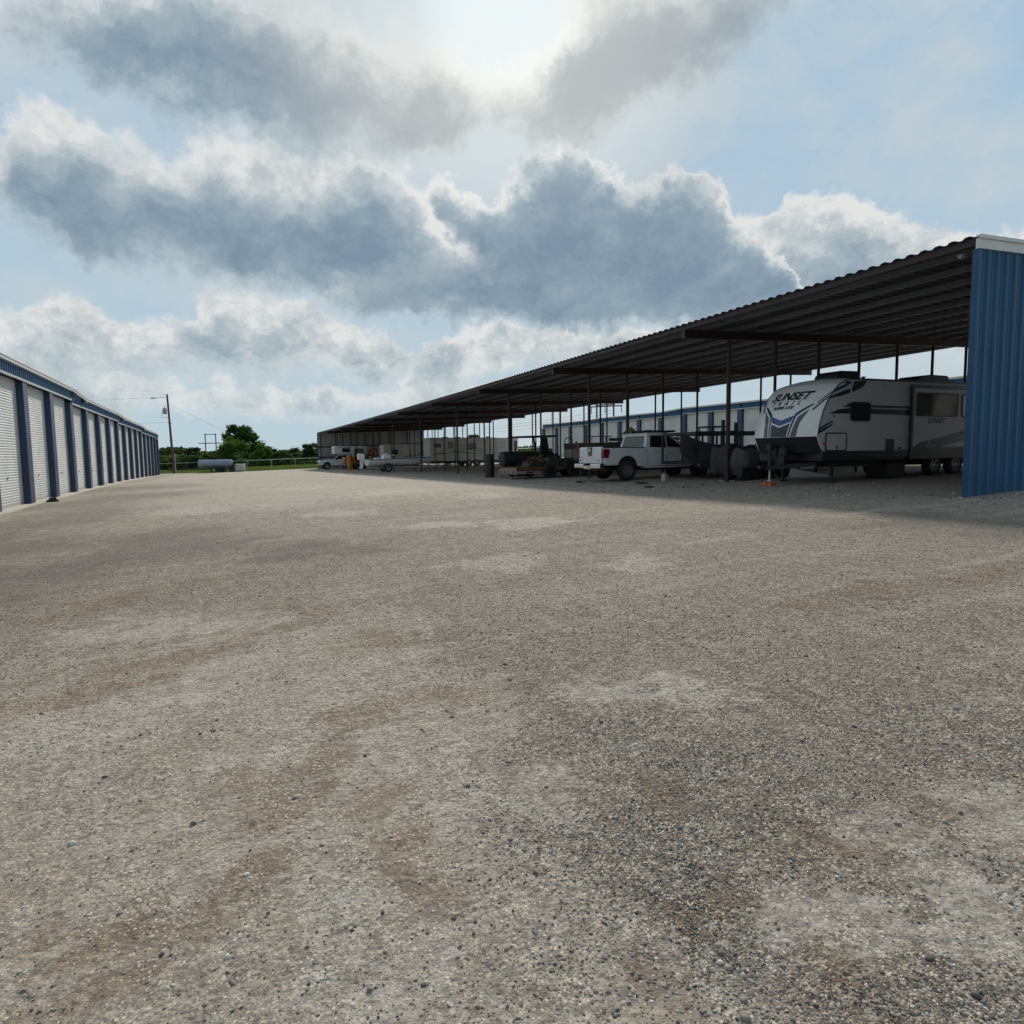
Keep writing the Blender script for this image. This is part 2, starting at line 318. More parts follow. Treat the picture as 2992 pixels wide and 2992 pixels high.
def frame_ring(mb, x0, x1, z0, z1, t, ya, yb, r=.06):
    a = rrect(x0, x1, z0, z1, r); b = rrect(x0+t, x1-t, z0+t, z1-t, max(.01, r-t*.6)); n = len(a)
    vs = [(p[0], y, p[1]) for y in (ya, yb) for q in (a, b) for p in q]
    fs = []
    for i in range(n):
        j = (i+1) % n
        fs += [(i, j, n+j, n+i), (2*n+i, 3*n+i, 3*n+j, 2*n+j), (i, 2*n+i, 2*n+j, j), (n+i, n+j, 3*n+j, 3*n+i)]
    return mb.add(vs, fs)

# ------------------------------------------------------------------ ground
def vnoise(x, y, s, seed=0):
    x = x*s; y = y*s; xi = np.floor(x).astype(np.int64); yi = np.floor(y).astype(np.int64); fx = x-xi; fy = y-yi
    fx = fx*fx*(3-2*fx); fy = fy*fy*(3-2*fy)
    def h(a, b):
        n = (a*374761393+b*668265263+seed*974711) & 0x7fffffff; n = ((n ^ (n >> 13))*1274126177) & 0x7fffffff
        return ((n ^ (n >> 16)) & 0xffff)/65535.
    return (h(xi, yi)*(1-fx)+h(xi+1, yi)*fx)*(1-fy)+(h(xi, yi+1)*(1-fx)+h(xi+1, yi+1)*fx)*fy
def fbm(x, y, s, seed=0, o=4):
    r = 0; a = .5; t = 0
    for i in range(o): r = r+a*vnoise(x, y, s*2**i, seed+i*7); t += a; a *= .55
    return r/t
def axis(a, b, st, lo, hi, gr=1.12):
    c = list(np.arange(a, b+st*.5, st)); s = st
    while c[-1] < hi: s *= gr; c.append(c[-1]+s)
    s = st
    while c[0] > lo: s *= gr; c.insert(0, c[0]-s)
    return np.array(c)
gx = axis(-4, 9, .1, -3500, 3500); gy = axis(-.5, 12, .1, -600, 4500)
GX, GY = np.meshgrid(gx, gy)
dist = np.hypot(GX, GY)
GZ = gz(GX, GY)+(fbm(GX, GY, .35, 3)-.5)*.07*np.clip(dist/8, .2, 1)+(fbm(GX, GY, 1.6, 9)-.5)*.025
PALE = [[0.79, 2.62], [0.77, 3.23], [0.29, 2.29], [0.49, 1.93], [0.27, 1.86], [1.71, 1.5], [1.86, 1.43], [2.23, 1.43], [2.15, 1.31], [2.33, 1.66], [2.81, 1.56], [1.39, 2.74], [-1.04, 7.44], [-0.43, 7.17], [0.02, 6.86], [2.23, 3.63], [2.67, 3.49], [2.74, 3.24], [-0.21, 5.15], [0.12, 5.39], [4.39, 13.26], [5.7, 11.85], [3.06, 17.74], [-0.25, 22.72], [3.49, 8.34], [1.28, 2.51], [-1.06, 4.76], [0.06, 3.66], [-0.58, 4.49], [4.91, 7.16], [2., 22.], [6., 26.], [4., 34], [8., 20]]
BROWN = [[-1.38, 5.39], [-1.01, 5.5], [-0.6, 5.71], [-0.12, 5.99], [0.29, 6.3], [0.8, 6.79], [0.52, 7.3], [-1.21, 8.72], [-0.7, 8.94], [0.05, 9.31], [0.91, 9.37], [5.22, 4.5], [5.65, 4.47], [6.2, 4.34], [6.81, 4.23], [7.51, 4.14], [2.63, 7.35], [2.92, 6.89], [0.45, 3.38], [0.26, 3.18], [0.05, 3.44], [-0.15, 2.38], [-0.08, 2.4], [-0.45, 2.4], [-0.53, 2.49], [-0.34, 2.24], [0.71, 2.99], [0.66, 2.51], [0.57, 2.28], [0.1, 2.71], [0.84, 3.92], [1.28, 3.94], [1.21, 5.56], [2.55, 4.69], [1.86, 2.31], [2.11, 1.87], [1.18, 1.62], [1.11, 1.44], [1.6, 1.22], [1.52, 1.7], [1.7, 11.2], [2.0, 11.2]]
DARK = [[-2.82, 11.52], [-2.23, 11.64], [-1.7, 12.62], [-1.05, 13.86], [-0.18, 13.14], [-3.27, 15.78], [-0.84, 15.41], [-4.53, 22.04], [-3.73, 24.82], [-3.14, 34.26], [1.45, 11.6], [10.54, 7.13], [10.49, 6.06], [-3.5, 9.5], [-2.6, 9.8], [-4.5, 13], [-5, 18], [-5, 30], [-4.5, 45]]
wx = GX+(fbm(GX, GY, 1.3, 21)-.5)*.9*np.clip(dist/5, .35, 2.5); wy = GY+(fbm(GX, GY, 1.3, 33)-.5)*.9*np.clip(dist/5, .35, 2.5)
wx = wx+(fbm(GX, GY, 5., 91)-.5)*.32; wy = wy+(fbm(GX, GY, 5., 97)-.5)*.32
def blobs(L, kk=.085, pw=.9):
    a = np.zeros_like(GX)
    for x, y in L:
        d0 = math.hypot(x, y); r = kk*d0+.06
        lx, ly = x/d0, y/d0; u = ((wx-x)*lx+(wy-y)*ly)/(r*1.25); v = (-(wx-x)*ly+(wy-y)*lx)/r
        a = np.maximum(a, np.exp(-(u*u+v*v)*.9))
    return a
pale = blobs(PALE, .072); brown = .8*blobs(BROWN, .05); dark = blobs(DARK, .11)
# smooth compacted side (left of a wandering line) versus loose gravel
def band(pts, wd):
    a = np.zeros_like(GX)
    for (x0, y0), (x1, y1) in zip(pts, pts[1:]):
        dx, dy = x1-x0, y1-y0; t = np.clip(((wx-x0)*dx+(wy-y0)*dy)/(dx*dx+dy*dy), 0, 1); d = np.hypot(wx-x0-t*dx, wy-y0-t*dy); a = np.maximum(a, np.exp(-(d/wd)**2))
    return a
for pts, wd, k_ in (([(-2.6, 5.0), (-1.38, 5.39), (-.6, 5.71), (.29, 6.3), (.8, 6.79)], .30, 1.), ([(-1.9, 5.9), (-.9, 6.2), (.1, 6.75)], .12, .8), ([(-1.6, 8.5), (-.7, 8.94), (.05, 9.31), (.95, 9.4)], .34, .9), ([(4.9, 4.62), (5.65, 4.5), (6.81, 4.26), (9.5, 3.8)], .11, 1.15), ([(5.3, 4.25), (6.2, 4.12), (7.5, 3.9), (9.5, 3.55)], .09, 1.), ([(3.4, 11.6), (6, 10.6), (8.5, 9.2)], .10, .7), ([(1.2, 11.5), (1.9, 11.15), (2.3, 11.4)], .16, 1.2), ([(-.5, 2.4), (.0, 2.45)], .10, .9), ([(.25, 3.1), (.5, 3.45), (.9, 3.9), (1.35, 4.0)], .12, .8)):
    brown = np.maximum(brown, k_*band(pts, wd))
dark = np.maximum(dark, np.clip(band([(-4.6, 14), (-3, 11.6), (-2.2, 11.8), (-1.3, 13.4), (.2, 13.3)], 1.0)*1.1, 0, 1)); dark = np.maximum(dark, .8*band([(1.2, 11.9), (1.8, 11.35), (2.4, 11.2)], .12))
comp = 1/(1+np.exp((GX-(1.1+.10*GY)+(fbm(GX, GY, .8, 5)-.5)*1.6)/.12))*np.clip((9-GY)/5, .0, 1)
comp = np.maximum(comp, np.clip((GY-14)/16, 0, .7)*(GX < 12))
def trail(x0, y0, ang, wd, ln):   # wheel track bands
    c, s = math.cos(ang), math.sin(ang); u = (wx-x0)*c+(wy-y0)*s; v = -(wx-x0)*s+(wy-y0)*c
    return np.exp(-(v/wd)**2)*np.clip(1-np.abs(u)/ln, 0, 1)
for a in [(3, 18, 1.35, .35, 40), (4.8, 18, 1.35, .35, 40), (1, 30, 1.5, .5, 40), (6, 22, .1, .3, 8), (-3.5, 40, 1.57, .7, 35), (7.5, 50, 1.57, .8, 45), (9, 14.5, -.15, .12, 5)]:
    brown = np.maximum(brown, .7*trail(*a)*np.clip(fbm(GX, GY, .5, 50)*2-.5, 0, 1))
dark = np.maximum(dark, np.clip((-3.6-GX)/1.5, 0, .75)*np.clip(fbm(GX, GY, .25, 61)*2-.4, 0, 1))
cano = np.clip((GX-12.5)/2, 0, 1)*np.clip((31-GX)/1, 0, 1)*(GY > 8.7)*(GY < 100)*.0
dark = np.maximum(dark, cano)
edge = 105.5+(fbm(GX, GY, .15, 71)-.5)*6+np.clip((-GX), 0, 6)*1.2
grassm = np.maximum(np.clip((GY-edge)/1.2, 0, 1), np.maximum(np.clip((-18-GX)/2, 0, 1), np.clip((GX-75)/3, 0, 1)))
def mesh_np(name, V, F, m):
    me = bpy.data.meshes.new(name); me.vertices.add(len(V)); me.vertices.foreach_set('co', np.asarray(V, np.float32).ravel())
    k = F.shape[1]; me.loops.add(F.size); me.loops.foreach_set('vertex_index', F.astype(np.int32).ravel())
    me.polygons.add(len(F)); me.polygons.foreach_set('loop_start', np.arange(0, F.size, k, dtype=np.int32)); me.polygons.foreach_set('loop_total', np.full(len(F), k, np.int32))
    me.update(calc_edges=True); me.validate(); me.materials.append(m); return me
ny, nx = GX.shape
idx = np.arange(nx*ny).reshape(ny, nx)
F = np.stack([idx[:-1, :-1], idx[:-1, 1:], idx[1:, 1:], idx[1:, :-1]], -1).reshape(-1, 4)
gm = bpy.data.materials.new('gravel_ground'); gm.use_nodes = True
me = mesh_np('ground', np.stack([GX, GY, GZ], -1).reshape(-1, 3), F, gm); me.shade_smooth()
at = me.attributes.new('stain', 'FLOAT_COLOR', 'POINT'); at.data.foreach_set('color', np.stack([pale, brown, dark, grassm], -1).astype(np.float32).ravel())
at = me.attributes.new('comp', 'FLOAT', 'POINT'); at.data.foreach_set('value', comp.astype(np.float32).ravel())
ground = bpy.data.objects.new('ground', me); sc.collection.objects.link(ground); tag(ground, 'grey and tan gravel yard running out to grass', 'ground', kind='structure')
g = NG(gm.node_tree); b = g.n['Principled BSDF']; P = g.new('ShaderNodeTexCoord').outputs['Object']
a1 = g.new('ShaderNodeAttribute', attribute_name='stain'); sp = g.new('ShaderNodeSeparateColor'); g.l.new(a1.outputs['Color'], sp.inputs[0])
pl, br, dk, gs = sp.outputs[0], sp.outputs[1], sp.outputs[2], a1.outputs['Alpha']
cp = g.new('ShaderNodeAttribute', attribute_name='comp').outputs['Fac']
def vor(sc_, rnd=1., vec=P):
    n = g.new('ShaderNodeTexVoronoi'); g.put(n.inputs['Vector'], vec); n.inputs['Scale'].default_value = sc_; n.inputs['Randomness'].default_value = rnd; return n
Pw = g.v('ADD', P, g.v('SCALE', g.noise(P, 40, 3, .6, out=1), None)); Pw.node.inputs[1].links[0].from_node.inputs[3].default_value = .012
v1 = vor(118, 1., Pw); v2 = vor(48, 1., Pw)
s1 = g.new('ShaderNodeSeparateColor'); g.l.new(v1.outputs['Color'], s1.inputs[0]); s2 = g.new('ShaderNodeSeparateColor'); g.l.new(v2.outputs['Color'], s2.inputs[0])
stone = g.ramp(s1.outputs[0], [(0., (.05, .047, .047)), (.3, (.115, .105, .097)), (.55, (.225, .20, .17)), (.8, (.37, .335, .285)), (1., (.66, .62, .55))])
stone = g.mix(g.ss(s1.outputs[1], .8, .95, 0, .6), stone, (.28, .16, .10))
st2 = g.ramp(s2.outputs[0], [(0., (.05, .05, .055)), (.5, (.22, .2, .17)), (1., (.60, .56, .49))])
stone = g.mix(g.ss(s2.outputs[2], .62, .7, 0, .75), stone, st2)
fine = g.noise(P, 160, 4, .7); mid = g.noise(P, 7, 6, .65); big = g.noise(P, .9, 6, .6); huge = g.noise(P, .13, 4, .55)
gap = g.ss(v1.outputs['Distance'], .38, .62)
stone = g.mix(g.m('MULTIPLY', gap, .6), stone, (.07, .06, .05))
dust = g.mix(g.ss(g.noise(P, 55, 6, .75), .38, .62), (.20, .185, .165), (.40, .375, .335))
# compacted surface: dust with pits and scattered dark stones
spk = g.m('MULTIPLY', g.ss(s1.outputs[2], .72, .8), g.ss(v1.outputs['Distance'], .5, .35))
compc = g.mix(g.m('MULTIPLY', spk, .85), dust, g.mix(s1.outputs[0], (.05, .047, .045), (.2, .16, .13)))
compc = g.mix(g.ss(g.noise(P, 30, 5, .7), .52, .68, 0, .55), compc, (.14, .13, .12))
loose = g.m('SUBTRACT', 1., g.m('ADD', cp, g.m('MULTIPLY', g.m('SUBTRACT', mid, .5), 1.1)), clamp=True)
c = g.mix(g.ss(loose, .3, .7), compc, stone)
pm = g.ss(g.m('ADD', g.m('MULTIPLY', pl, .92), g.m('MULTIPLY', g.m('SUBTRACT', g.noise(P, 5, 8, .78), .5), 2.2)), .52, .66)
spk2 = g.m('MULTIPLY', g.ss(s1.outputs[2], .66, .7), g.ss(v1.outputs['Distance'], .5, .4))
palec = g.mix(g.m('MULTIPLY', spk2, .9), g.mix(g.ss(fine, .3, .7), (.31, .30, .285), (.42, .41, .39)), (.09, .08, .075))
c = g.mix(g.m('MULTIPLY', pm, .68), c, palec)
bm_ = g.ss(g.m('ADD', br, g.m('MULTIPLY', g.m('SUBTRACT', g.noise(P, 5, 8, .75), .5), 1.3)), .30, .72, 0, .74)
c = g.mix(bm_, c, g.mix(fine, (.095, .064, .038), (.175, .12, .075)))
c = g.mix(g.ss(big, .44, .66, 0, .22), c, (.20, .165, .13)); c = g.mix(g.ss(g.noise(P, .5, 6, .65), .5, .7, 0, .35), c, (.36, .335, .29))
c = g.mix(g.ss(huge, .4, .65, 0, .25), c, (.20, .19, .185))
c = g.mix(g.ss(g.noise(P, 18, 7, .75), .43, .58, .0, .52), c, (.095, .083, .074)); c = g.mix(g.ss(g.noise(g.v('ADD', P, (7, 3, 0)), 24, 7, .75), .53, .64, .0, .55), c, (.40, .37, .325))
c = g.mix(g.ss(g.noise(g.v('MULTIPLY', P, (1, .55, 1)), 2.2, 8, .72), .45, .62, 0, .36), c, (.22, .18, .15))
v3 = vor(36, 1., Pw); s3 = g.new('ShaderNodeSeparateColor'); g.l.new(v3.outputs['Color'], s3.inputs[0])
v4 = vor(78, 1., Pw); s4 = g.new('ShaderNodeSeparateColor'); g.l.new(v4.outputs['Color'], s4.inputs[0])
notp = g.m('MULTIPLY', g.m('SUBTRACT', 1., g.m('MULTIPLY', pm, .7)), g.m('SUBTRACT', 1., g.m('MULTIPLY', cp, .5)))
c = g.mix(g.m('MULTIPLY', g.m('MULTIPLY', g.ss(s3.outputs[0], .70, .74), g.ss(v3.outputs['Distance'], .42, .30)), g.m('MULTIPLY', notp, .6)), c, g.mix(s3.outputs[1], (.035, .033, .033), (.13, .11, .10)))
c = g.mix(g.m('MULTIPLY', g.m('MULTIPLY', g.ss(s3.outputs[2], .80, .84), g.ss(v3.outputs['Distance'], .36, .24)), g.m('MULTIPLY', notp, .55)), c, g.mix(s3.outputs[1], (.36, .33, .28), (.62, .59, .53)))
c = g.mix(g.m('MULTIPLY', g.m('MULTIPLY', g.ss(s4.outputs[0], .58, .62), g.ss(v4.outputs['Distance'], .50, .38)), g.m('MULTIPLY', notp, .7)), c, g.mix(s4.outputs[1], (.045, .042, .04), (.12, .105, .095)))
c = g.mix(g.m('MULTIPLY', g.m('MULTIPLY', g.ss(s4.outputs[2], .72, .76), g.ss(v4.outputs['Distance'], .46, .34)), .7), c, g.mix(s4.outputs[1], (.34, .31, .27), (.60, .57, .50)))
for sc_v, off, k1 in ((13., (3., 1., 0.), .38), (6.5, (9., 4., 0.), .26)):
    v5 = vor(sc_v, 1., g.v('ADD', g.v('ADD', P, off), g.v('SCALE', g.noise(P, 14, 4, .7, out=1), (0, 0, 0)))); v5.inputs['Vector'].links[0].from_node.inputs[1].links[0].from_node.inputs[3].default_value = .11
    s5 = g.new('ShaderNodeSeparateColor'); g.l.new(v5.outputs['Color'], s5.inputs[0])
    brk = g.ss(g.noise(P, 34, 5, .7), .42, .60)
    c = g.mix(g.m('MULTIPLY', g.m('MULTIPLY', g.ss(s5.outputs[0], .62, .8), g.ss(v5.outputs['Distance'], .5, .25)), g.m('MULTIPLY', brk, k1*1.7)), c, (.06, .052, .046))
    c = g.mix(g.m('MULTIPLY', g.m('MULTIPLY', g.ss(s5.outputs[1], .66, .85), g.ss(v5.outputs['Distance'], .5, .25)), g.m('MULTIPLY', g.m('SUBTRACT', 1., brk), k1*1.6)), c, (.36, .335, .295))
mp = g.new('ShaderNodeMapping'); g.l.new(P, mp.inputs[0]); mp.inputs['Rotation'].default_value = (0, 0, R(-22)); mp.inputs['Scale'].default_value = (.22, 1.5, 1)
stk = g.noise(mp.outputs[0], 1.6, 8, .7)
c = g.mix(g.ss(stk, .52, .68, 0, .42), c, (.33, .315, .285)); c = g.mix(g.ss(stk, .46, .32, 0, .42), c, (.15, .115, .088))
dm = g.ss(g.m('ADD', dk, g.m('MULTIPLY', g.m('SUBTRACT', g.noise(P, 3, 8, .75), .5), 1.5)), .25, 1.05, 0, .66)
c = g.mix(dm, c, g.mix(s1.outputs[0], (.030, .029, .028), (.15, .138, .125)))
gn = g.noise(P, 1.2, 6, .7)
gc = g.mix(g.ss(gn, .35, .65), (.045, .07, .015), (.11, .11, .035))
c = g.mix(g.ss(g.m('ADD', gs, g.m('MULTIPLY', g.m('SUBTRACT', gn, .5), .8)), .4, .6), c, gc)
c = g.v('MINIMUM', g.v('MULTIPLY', c, (1.84, 1.71, 1.57)), (.8, .78, .74))
g.put(b.inputs['Base Color'], c); b.inputs['Roughness'].default_value = .9; b.inputs['Specular IOR Level'].default_value = .25
h = g.m('ADD', g.m('MULTIPLY', g.m('SUBTRACT', 1., v1.outputs['Distance']), g.m('MULTIPLY', g.ss(loose, .2, .8, .12, 1.), g.m('SUBTRACT', 1., g.m('MULTIPLY', pm, .9)))), g.m('MULTIPLY', fine, .35))
h = g.m('ADD', h, g.m('MULTIPLY', g.m('SUBTRACT', 1., v2.outputs['Distance']), .6)); h = g.m('ADD', h, g.m('MULTIPLY', g.noise(P, 11, 7, .72), 5.5)); h = g.m('ADD', h, g.m('MULTIPLY', g.m('SUBTRACT', 1., v3.outputs['Distance']), 1.0))
bn = g.new('ShaderNodeBump'); bn.inputs['Strength'].default_value = 1.; bn.inputs['Distance'].default_value = .0085
g.put(bn.inputs['Height'], h); g.l.new(bn.outputs[0], b.inputs['Normal'])

# loose stones lying on the near ground
def pebbles(name, n, rmin, rmax, dmax, m, label, seed, msk=None, pw=1., box=None):
    rg = np.random.default_rng(seed)
    ph = (1+5**.5)/2
    ico = np.array([(-1, ph, 0), (1, ph, 0), (-1, -ph, 0), (1, -ph, 0), (0, -1, ph), (0, 1, ph), (0, -1, -ph), (0, 1, -ph), (ph, 0, -1), (ph, 0, 1), (-ph, 0, -1), (-ph, 0, 1)])/math.sqrt(1+ph*ph)
    small = rmax < .012
    fc = np.array([(0, 11, 5), (0, 5, 1), (0, 1, 7), (0, 7, 10), (0, 10, 11), (1, 5, 9), (5, 11, 4), (11, 10, 2), (10, 7, 6), (7, 1, 8), (3, 9, 4), (3, 4, 2), (3, 2, 6), (3, 6, 8), (3, 8, 9), (4, 9, 5), (2, 4, 11), (6, 2, 10), (8, 6, 7), (9, 8, 1)])
    if small:
        ico = np.array([(1, 0, 0), (-1, 0, 0), (0, 1, 0), (0, -1, 0), (0, 0, 1), (0, 0, -1)], float); fc = np.array([(0, 2, 4), (2, 1, 4), (1, 3, 4), (3, 0, 4), (2, 0, 5), (1, 2, 5), (3, 1, 5), (0, 3, 5)])
    nv = len(ico)
    d = .9+(dmax-.9)*rg.random(n)**pw; a = yaw+np.radians(rg.uniform(-50, 50, n)); X = d*np.sin(a); Y = d*np.cos(a)
    if box:
        X = box[0]+(box[1]-box[0])*rg.random(n); Y = box[2]+(box[3]-box[2])*rg.random(n)
        kp = rg.random(n) < np.clip(fbm(X, Y, .45, 88)*2.6-.9, .04, 1)*np.exp(-((X-14.3)/2.2)**2); X, Y = X[kp], Y[kp]; n = len(X)
    if msk is not None:
        cl = 1/(1+np.exp((X-(1.1+.10*Y)+(fbm(X, Y, .8, 5)-.5)*1.6)/.12))*np.clip((9-Y)/5, 0, 1)
        pa = np.zeros_like(X)
        for x, y in PALE[:20]:
            r = .085*math.hypot(x, y)+.06; pa = np.maximum(pa, np.exp(-((X-x)**2+(Y-y)**2)/r**2))
        keep = rg.random(n) < (1-msk*np.maximum(cl, np.clip(pa*1.4, 0, 1))); X, Y = X[keep], Y[keep]
    n = len(X)
    Z = gz(X, Y)+(fbm(X, Y, .35, 3)-.5)*.07*np.clip(np.hypot(X, Y)/8, .2, 1)+(fbm(X, Y, 1.6, 9)-.5)*.025
    r = rmin*(rmax/rmin)**(rg.random(n)**2.2)
    S = r[:, None]*rg.uniform(.6, 1.25, (n, 3)); S[:, 2] *= .7
    V = ico[None]*(1+rg.uniform(-.22, .22, (n, nv, 1)))*S[:, None, :]
    th = rg.uniform(0, 6.28, n); cs, sn = np.cos(th)[:, None], np.sin(th)[:, None]
    V = np.stack([V[..., 0]*cs-V[..., 1]*sn+X[:, None], V[..., 0]*sn+V[..., 1]*cs+Y[:, None], V[..., 2]+(Z+r*.12)[:, None]], -1).reshape(-1, 3)
    Fx = (fc[None]+nv*np.arange(n)[:, None, None]).reshape(-1, 3)
    me = mesh_np(name, V, Fx, m); me.shade_smooth()
    at = me.attributes.new('tone', 'FLOAT', 'POINT'); at.data.foreach_set('value', np.repeat(rg.random(n), nv).astype(np.float32))
    o = bpy.data.objects.new(name, me); sc.collection.objects.link(o); return tag(o, label, 'gravel', kind='stuff')
pmx = bpy.data.materials.new('pebble'); pmx.use_nodes = True; g = NG(pmx.node_tree); b = g.n['Principled BSDF']
tn = g.new('ShaderNodeAttribute', attribute_name='tone').outputs['Fac']
c = g.ramp(tn, [(0., (.06, .055, .055)), (.25, (.15, .14, .13)), (.5, (.29, .26, .22)), (.6, (.30, .18, .12)), (.66, (.36, .33, .28)), (.88, (.50, .47, .40)), (1., (.78, .75, .68))])
g.put(b.inputs['Base Color'], g.mix(g.ss(g.noise(g.new('ShaderNodeTexCoord').outputs['Object'], 90, 3), .35, .7, 0, .35), c, (.16, .14, .12))); b.inputs['Roughness'].default_value = .85
pebbles('gravel', 330000, .0030, .0085, 13., pmx, 'small loose pebbles scattered over the yard in the foreground', 1, .93, 1.75)
pebbles('larger_gravel', 9000, .0065, .0155, 24, pmx, 'larger loose stones strewn over the gravel yard', 2, .75, 1.0)

pebbles('rubble', 9000, .014, .05, 26, pmx, 'coarse pale rubble strewn along the open edge of the carport', 3, None, 1.0, (9.5, 19.5, 4.5, 34))

# ------------------------------------------------------------------ storage buildings
def corr(mb, p0, p1, zb, zt, nrm, pitch=.3, dep=.035, z0f=None):
    """vertical-ribbed sheet from p0 to p1 (x,y); zb/zt functions of fraction; nrm outward (x,y)"""
    L = math.hypot(p1[0]-p0[0], p1[1]-p0[1]); n = max(1, round(L/pitch)); pts = []
    for i in range(n):
        for a, d in ((0., 0), (.12, dep), (.30, dep), (.42, 0), (.68, 0), (.71, dep*.25), (.76, dep*.25), (.79, 0)): pts.append(((i+a)/n, d))
    pts.append((1., 0)); vs = []
    for t, d in pts:
        x = p0[0]+(p1[0]-p0[0])*t+nrm[0]*d; y = p0[1]+(p1[1]-p0[1])*t+nrm[1]*d
        vs += [(x, y, zb(t)), (x, y, zt(t))]
    return mb.add(vs, [(2*i, 2*i+2, 2*i+3, 2*i+1) for i in range(len(pts)-1)])
def storage(name, label, X, s, secs, depth, lampY, group=None):
    """s=+1: doors face +X.  secs: (Ya, Yb, ndoors, zhead, zeave)"""
    t = thing(name, label, 'storage building', (X, secs[0][0], 0)); OY = secs[0][0]
    body, fas, tr, hd, roof, slab = MB(), MB(), MB(), MB(), MB(), MB()
    proto = None; prev = None
    for (ya, yb, nd, zh, ze) in secs:
        a, b_ = ya-OY, yb-OY; pit = (yb-ya)/nd
        gl = min(G(X, ya), G(X, yb))-.5
        body.box((-s*.34 if s > 0 else .34, a, gl), (-s*depth, b_, ze-.06)) if s < 0 else body.box((-depth, a, gl), (-.34, b_, ze-.06))
        corr(fas, (0, a), (0, b_), lambda q: zh, lambda q: ze-.05, (s, 0), .3, .03)
        fas.box(*sorted2((-s*.33, a, zh+.005), (-s*.004, b_, ze-.07)))
        zp = ze if prev is None else prev; rl = 4.0
        def slab2(x0, x1, lo, hi, mb):
            for y0, y1, d0, d1 in ((a, a+rl, zp-ze, 0), (a+rl, b_, 0, 0)):
                mb.add([(x, y, ze+d+z) for y, d in ((y0, d0), (y1, d1)) for x, z in ((x0, lo), (x1, lo), (x1, hi), (x0, hi))], [(0, 1, 2, 3), (7, 6, 5, 4), (0, 4, 5, 1), (1, 5, 6, 2), (2, 6, 7, 3), (3, 7, 4, 0)])
        slab2(s*.0, s*.14, -.13, .0, tr); slab2(-s*.2, s*.17, -.02, .035, tr)
        fas.add([(s*x, a, ze-.08) for x in (-.3, 0)]+[(s*x, a, zp-.12) for x in (-.3, 0)]+[(s*x, a+rl, ze-.08) for x in (-.3, 0)], [(1, 5, 3), (0, 2, 4), (0, 1, 3, 2)])
        prev = ze
        hd.box(*sorted2((-s*.02, a, zh-.07), (s*.05, b_, zh+.012)))
        zr = ze+depth*.5*.06
        roof.add([(s*.1, a, ze+.01), (s*.1, b_, ze+.01), (-s*depth/2, b_, zr), (-s*depth/2, a, zr), (-s*depth, b_, ze+.01), (-s*depth, a, ze+.01)], [(0, 1, 2, 3), (3, 2, 4, 5)])
        roof.add([(s*.1, a, ze-.2), (s*.1, a, ze+.01), (-s*depth/2, a, zr), (-s*depth, a, ze+.01), (-s*depth, a, ze-.2)], [(0, 1, 2, 3, 4)])
        for k in range(nd+1):
            if k == nd and (ya, yb) != secs[-1][:2]: continue
            y = a+k*pit; g0 = G(X, OY+y)
            MB().box(*sorted2((-s*.34, y-.36, g0-.3), (-s*.003, y+.36, zh-.002))).build('pillar', 'navy', t, bevel=.012)
        for k in range(nd):
            y0 = a+k*pit+.36; y1 = a+(k+1)*pit-.36; g0 = G(X, OY+(y0+y1)/2)
            H = 5.0; n = int(H/.1)
            if proto is None:
                m = MB(); prof = []
                for i in range(n):
                    z = i*.1
                    prof += [(z, .0), (z+.015, .012), (z+.05, .022), (z+.085, .012)]
                prof.append((n*.1, 0)); vs = []
                for z, d in prof: vs += [(s*d, -(y1-y0)/2, z), (s*d, (y1-y0)/2, z)]
                m.add(vs, [(2*i, 2*i+1, 2*i+3, 2*i+2) for i in range(len(prof)-1)])
                d = m.build('roller_door', 'white', t, smooth=50)
                bb = MB().box((-.02, -(y1-y0)/2, .0), (.03, (y1-y0)/2, .10)).build('bottom_bar', 'galvp', d)
                lk = MB().box((-.02, -.08, 1.1), (.05, .08, 1.18)).build('latch', 'chrome', d)
                proto = d
            else: d = copy_tree(proto, t)
            d.location = (-s*.26, (y0+y1)/2, g0+.03); d.scale = (1, 1, (zh-g0-.06)/H)
    # concrete apron following the ground
    a, b_ = secs[0][0], secs[-1][1]; n = int((b_-a)/1.2); vs = []
    for i in range(n+1):
        y = a+(b_-a)*i/n; z = G(X, y)+.055
        for x, zz in ((-s*.5, z), (s*.20, z-.004), (s*.225, z-.2)): vs.append((x, y-OY, zz))
    slab.add(vs, [(3*i+j, 3*i+j+1, 3*i+j+4, 3*i+j+3) for i in range(n) for j in range(2)])
    body.build('wall', 'navy', t); fas.build('fascia', 'blue', t, label='blue ribbed fascia above the doors'); tr.build('gutter', 'trim', t, bevel=.01); hd.build('header_trim', 'galvp', t)
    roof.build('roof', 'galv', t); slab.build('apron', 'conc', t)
    for y, z in lampY:
        l = MB().box((-.02, -.16, -.1), (.1, .16, .1)).add([(.1, -.16, .1), (.1, .16, .1), (.28, .14, -.03), (.28, -.14, -.03), (.1, -.16, -.1), (.1, .16, -.1)], [(0, 1, 2, 3), (3, 2, 5, 4), (0, 3, 4), (1, 5, 2)]).build('wall_lamp', 'dk', t)
        l.location = (s*.04, y-OY, z); l.rotation_euler = (0, 0, 0 if s > 0 else math.pi)
        le = MB().box((.11, -.13, -.09), (.26, .13, -.06)).build('lens', 'lamp', l)
    return t
def sorted2(p, q): return tuple(min(a, b) for a, b in zip(p, q)), tuple(max(a, b) for a, b in zip(p, q))
